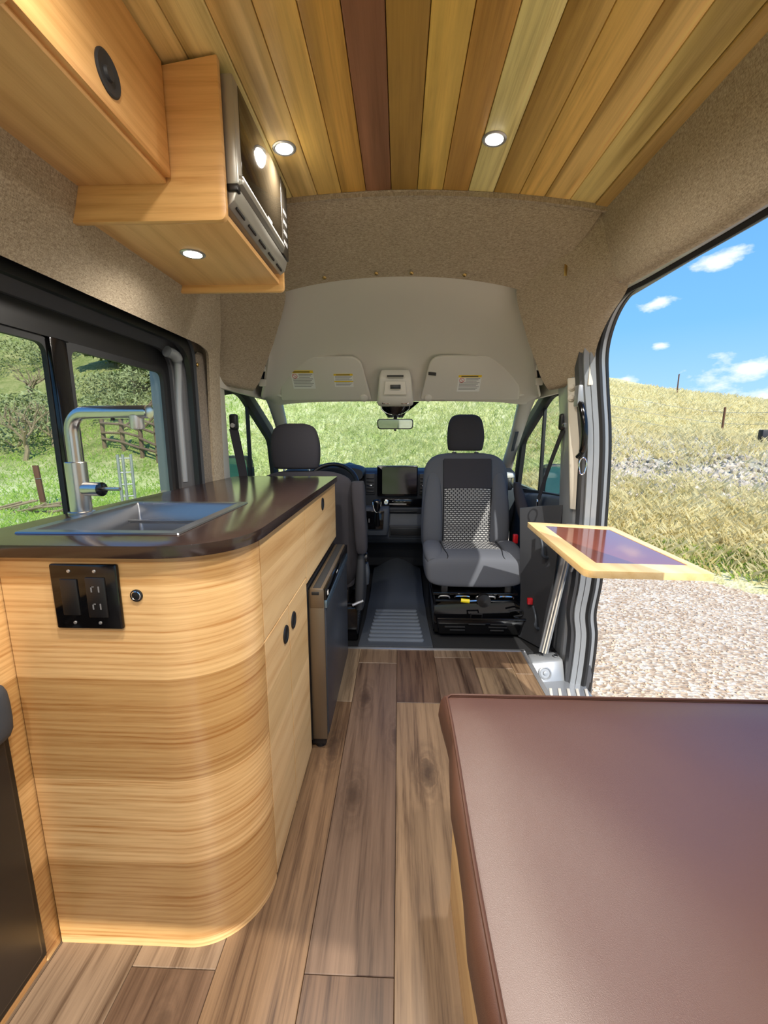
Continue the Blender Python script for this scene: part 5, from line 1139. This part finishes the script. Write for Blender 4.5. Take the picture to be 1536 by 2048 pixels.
# ---- vegetation and corral outside the left window
def leaf_cloud(name, mat, par, c, rad, n, sz, fl=1.0):
    p = rng.normal(0, 1, (n, 3)); p /= np.linalg.norm(p, axis=1)[:, None]; p *= (rng.uniform(0.25, 1, n) ** .4)[:, None]
    p *= (1 + .25 * np.sin(p[:, :1] * 7 + 1) * np.cos(p[:, 1:2] * 6 + 2))
    P = p * np.array(rad) + np.array(c); th = rng.normal(0, 1, (n, 3)); th /= np.linalg.norm(th, axis=1)[:, None]; t2 = rng.normal(0, 1, (n, 3)); t2 /= np.linalg.norm(t2, axis=1)[:, None]
    s_ = (sz * rng.uniform(.6, 1.4, n))[:, None]
    V = np.stack([P - th * s_ * .4, P + th * s_ * .4, P + t2 * s_ * 1.3], 1).reshape(-1, 3); F = np.arange(n * 3).reshape(-1, 3)
    o = mesh_np(name, V, F, mat, par); o['kind'] = 'stuff'; return o
def juniper(label, az, r, H, W):
    x, y = pol(az, r); z = gz(x, y); t = thing('juniper_tree', (x, y, z), label, 'tree', 'trees beyond the left window')
    tube('trunk', M['bark'], t, [(x, y, z - .2), (x + .1, y, z + H * .5), (x, y, z + H * .8)], [W * .05, W * .04, W * .015], 8)
    for (dx, dz, k) in [(0, .62, 1.0), (-.42, .42, .7), (.42, .40, .75), (.1, .25, .85)]:
        leaf_cloud('foliage', M['pine'], t, (x + dx * W * .8, y + dx * W * .3, z + H * dz), (W * .42 * k, W * .42 * k, H * .27 * k), 2600, .17)
    return t
juniper('large dark green juniper on the slope behind the faucet', -32.6, 32, 2.9, 4.0)
juniper('low dark green juniper spreading right of the faucet on the slope', -29.6, 28.0, 1.4, 3.0)
juniper('small round dark juniper high on the slope near the left edge', -40.4, 60, 1.7, 1.8)
def bush(label, az, r, H, W, m='shrub', n=1500):
    x, y = pol(az, r); z = gz(x, y); t = thing('shrub', (x, y, z), label, 'shrub', 'shrubs on the slope beyond the left window')
    for k in range(5): tube('stem', M['bark'], t, [(x, y, z - .1), (x + rng.uniform(-.3, .3) * W, y + rng.uniform(-.3, .3) * W, z + H * .7)], [.03, .008], 5)
    leaf_cloud('foliage', M[m], t, (x, y, z + H * .5), (W * .5, W * .5, H * .5), n, .12); return t
for lab, az, r, H, W in [('tall grey green shrub at the left edge below the hillside', -42.5, 24, 2.2, 3.4), ('broad grey green shrub left of the window bar', -40.2, 26, 1.7, 2.8), ('grey green shrub right behind the faucet neck', -34.0, 27, 1.5, 3.0), ('rounded pale shrub below the large juniper', -31.6, 26.5, 1.5, 3.0), ('pale shrub beyond the corral at the window end', -29.6, 28, 1.7, 2.6), ('shrub high on the slope left of the window bar', -41.2, 46, 1.9, 4.0), ('pale shrub high on the slope above the juniper', -33.0, 52, 1.9, 5.0), ('wide olive shrub on the slope at the far left edge', -43.0, 36, 2.0, 5.0), ('olive shrub on the slope just left of the window bar', -38.9, 37, 1.8, 4.0), ('low olive shrub at the foot of the slope behind the corral', -32.6, 24.5, 1.2, 3.4), ('olive shrub on the slope at the right end of the left window', -29.0, 38, 2.2, 4.5)]:
    bush(lab, az, r, H, W)
def bare_tree(label, az, r, H, seed):
    rr = random.Random(seed); x, y = pol(az, r); z = gz(x, y); t = thing('bare_tree', (x, y, z), label, 'tree', 'bare trees beyond the left window')
    bm = bmesh.new(); tw = bmesh.new()
    def grow(p, d, L, rad, lev):
        q = p + d * L; mid = p.lerp(q, .5) + Vector((rr.uniform(-.06, .06), rr.uniform(-.06, .06), 0)) * L
        tube_bm([p, mid, q], [rad, rad * .85, rad * .7], 6, bm if lev < 2 else tw)
        if lev >= 4: return
        for k in range(3 if lev < 3 else 2):
            nd = (d + Vector((rr.uniform(-.9, .9), rr.uniform(-.9, .9), rr.uniform(-.15, .6)))).normalized(); grow(p.lerp(q, rr.uniform(.6, 1.0)), nd, L * rr.uniform(.6, .8), rad * .58, lev + 1)
    grow(Vector((x, y, z - .1)), Vector((.1, 0, 1)).normalized(), H * .3, H * .028, 0)
    fin('trunk', bm, M['bark'], t); o = fin('twigs', tw, M['bark'], t); o['kind'] = 'stuff'; return t
bare_tree('bare forked tree at the left edge of the window', -42.0, 22, 3.3, 2)
bare_tree('bare leaning tree just left of the window bar', -39.6, 23, 3.0, 5)
bare_tree('bare thin tree behind the shrubs at the left', -41.0, 28, 3.8, 9)

# corral of weathered rails
co_ = thing('corral_fence', (*pol(-31.5, 19), gz(*pol(-31.5, 19))), 'weathered grey wooden corral rails seen below the faucet spout', 'fence')
posts = [pol(a_, r_) for a_, r_ in ((-35.0, 21), (-33.2, 20), (-31.4, 19), (-29.8, 18.2), (-28.4, 17.6))]
tops = []
for (x, y) in posts:
    z = gz(x, y); tube('post', M['oldwood'], co_, [(x, y, z - .2), (x, y, z + 1.55)], .08, 8); tops.append(Vector((x, y, z)))
for h_ in (.35, .72, 1.08, 1.42):
    for p, q in zip(tops, tops[1:]):
        tube('rail', M['oldwood'], co_, [p + Vector((0, -.09, h_ + rng.uniform(-.08, .08))), q + Vector((0, -.09, h_ + rng.uniform(-.08, .08)))], .05, 7)
for k in range(4):
    p = Vector((*pol(-33.6 + 1.3 * k, 22.5), 0)); p.z = gz(p.x, p.y); tube('leaning_pole', M['oldwood'], co_, [p, p + Vector((rng.uniform(.5, 1.8), .3, rng.uniform(1.1, 2.0)))], .05, 7)
# leaning sign post and steel gate posts near the faucet
sp2 = thing('wood_post', (*pol(-41.1, 14.2), gz(*pol(-41.1, 14.2))), 'leaning rust brown wooden post in the meadow left of the window bar', 'fence post')
x, y = pol(-41.1, 14.2); z = gz(x, y)
prism('plank', M['rust'], sp2, [(x - .07, y, z - .1), (x + .07, y, z - .1), (x - .01, y, z + 1.05), (x - .15, y, z + 1.05)], (0, .06, 0), .01)
tube('wire_tie', M['galv'], sp2, [(x - .1, y - .01, z + .7), (x + .06, y - .01, z + .72)], .008, 6)
g_ = thing('pipe_gate', (*pol(-33.2, 12.5), gz(*pol(-33.2, 12.5))), 'grey pipe gate standing in the meadow right of the faucet lever', 'gate')
gp = [Vector((*pol(a_, 12.5), 0)) for a_ in (-33.9, -33.4, -32.6)]
for p in gp: p.z = gz(p.x, p.y); tube('upright', M['galv'], g_, [p, p + Vector((0, 0, 1.35))], .035, 8)
for h_ in (.3, .6, .9, 1.25): tube('bar', M['galv'], g_, [gp[0] + Vector((0, 0, h_)), gp[2] + Vector((0, 0, h_))], .02, 8)
p = Vector((*pol(-41.5, 13.0), 0)); p.z = gz(p.x, p.y)
lg = thing('brush_pile', p, 'pile of grey cut branches lying in the meadow by the leaning post', 'branches')
for k in range(14):
    a_ = p + Vector((rng.uniform(-1.5, 1.2), rng.uniform(-.5, .5), .05)); tube('branch', M['bark'], lg, [a_, a_ + Vector((rng.uniform(.3, 1.1), rng.uniform(-.3, .3), rng.uniform(.02, .25)))], .025, 5)
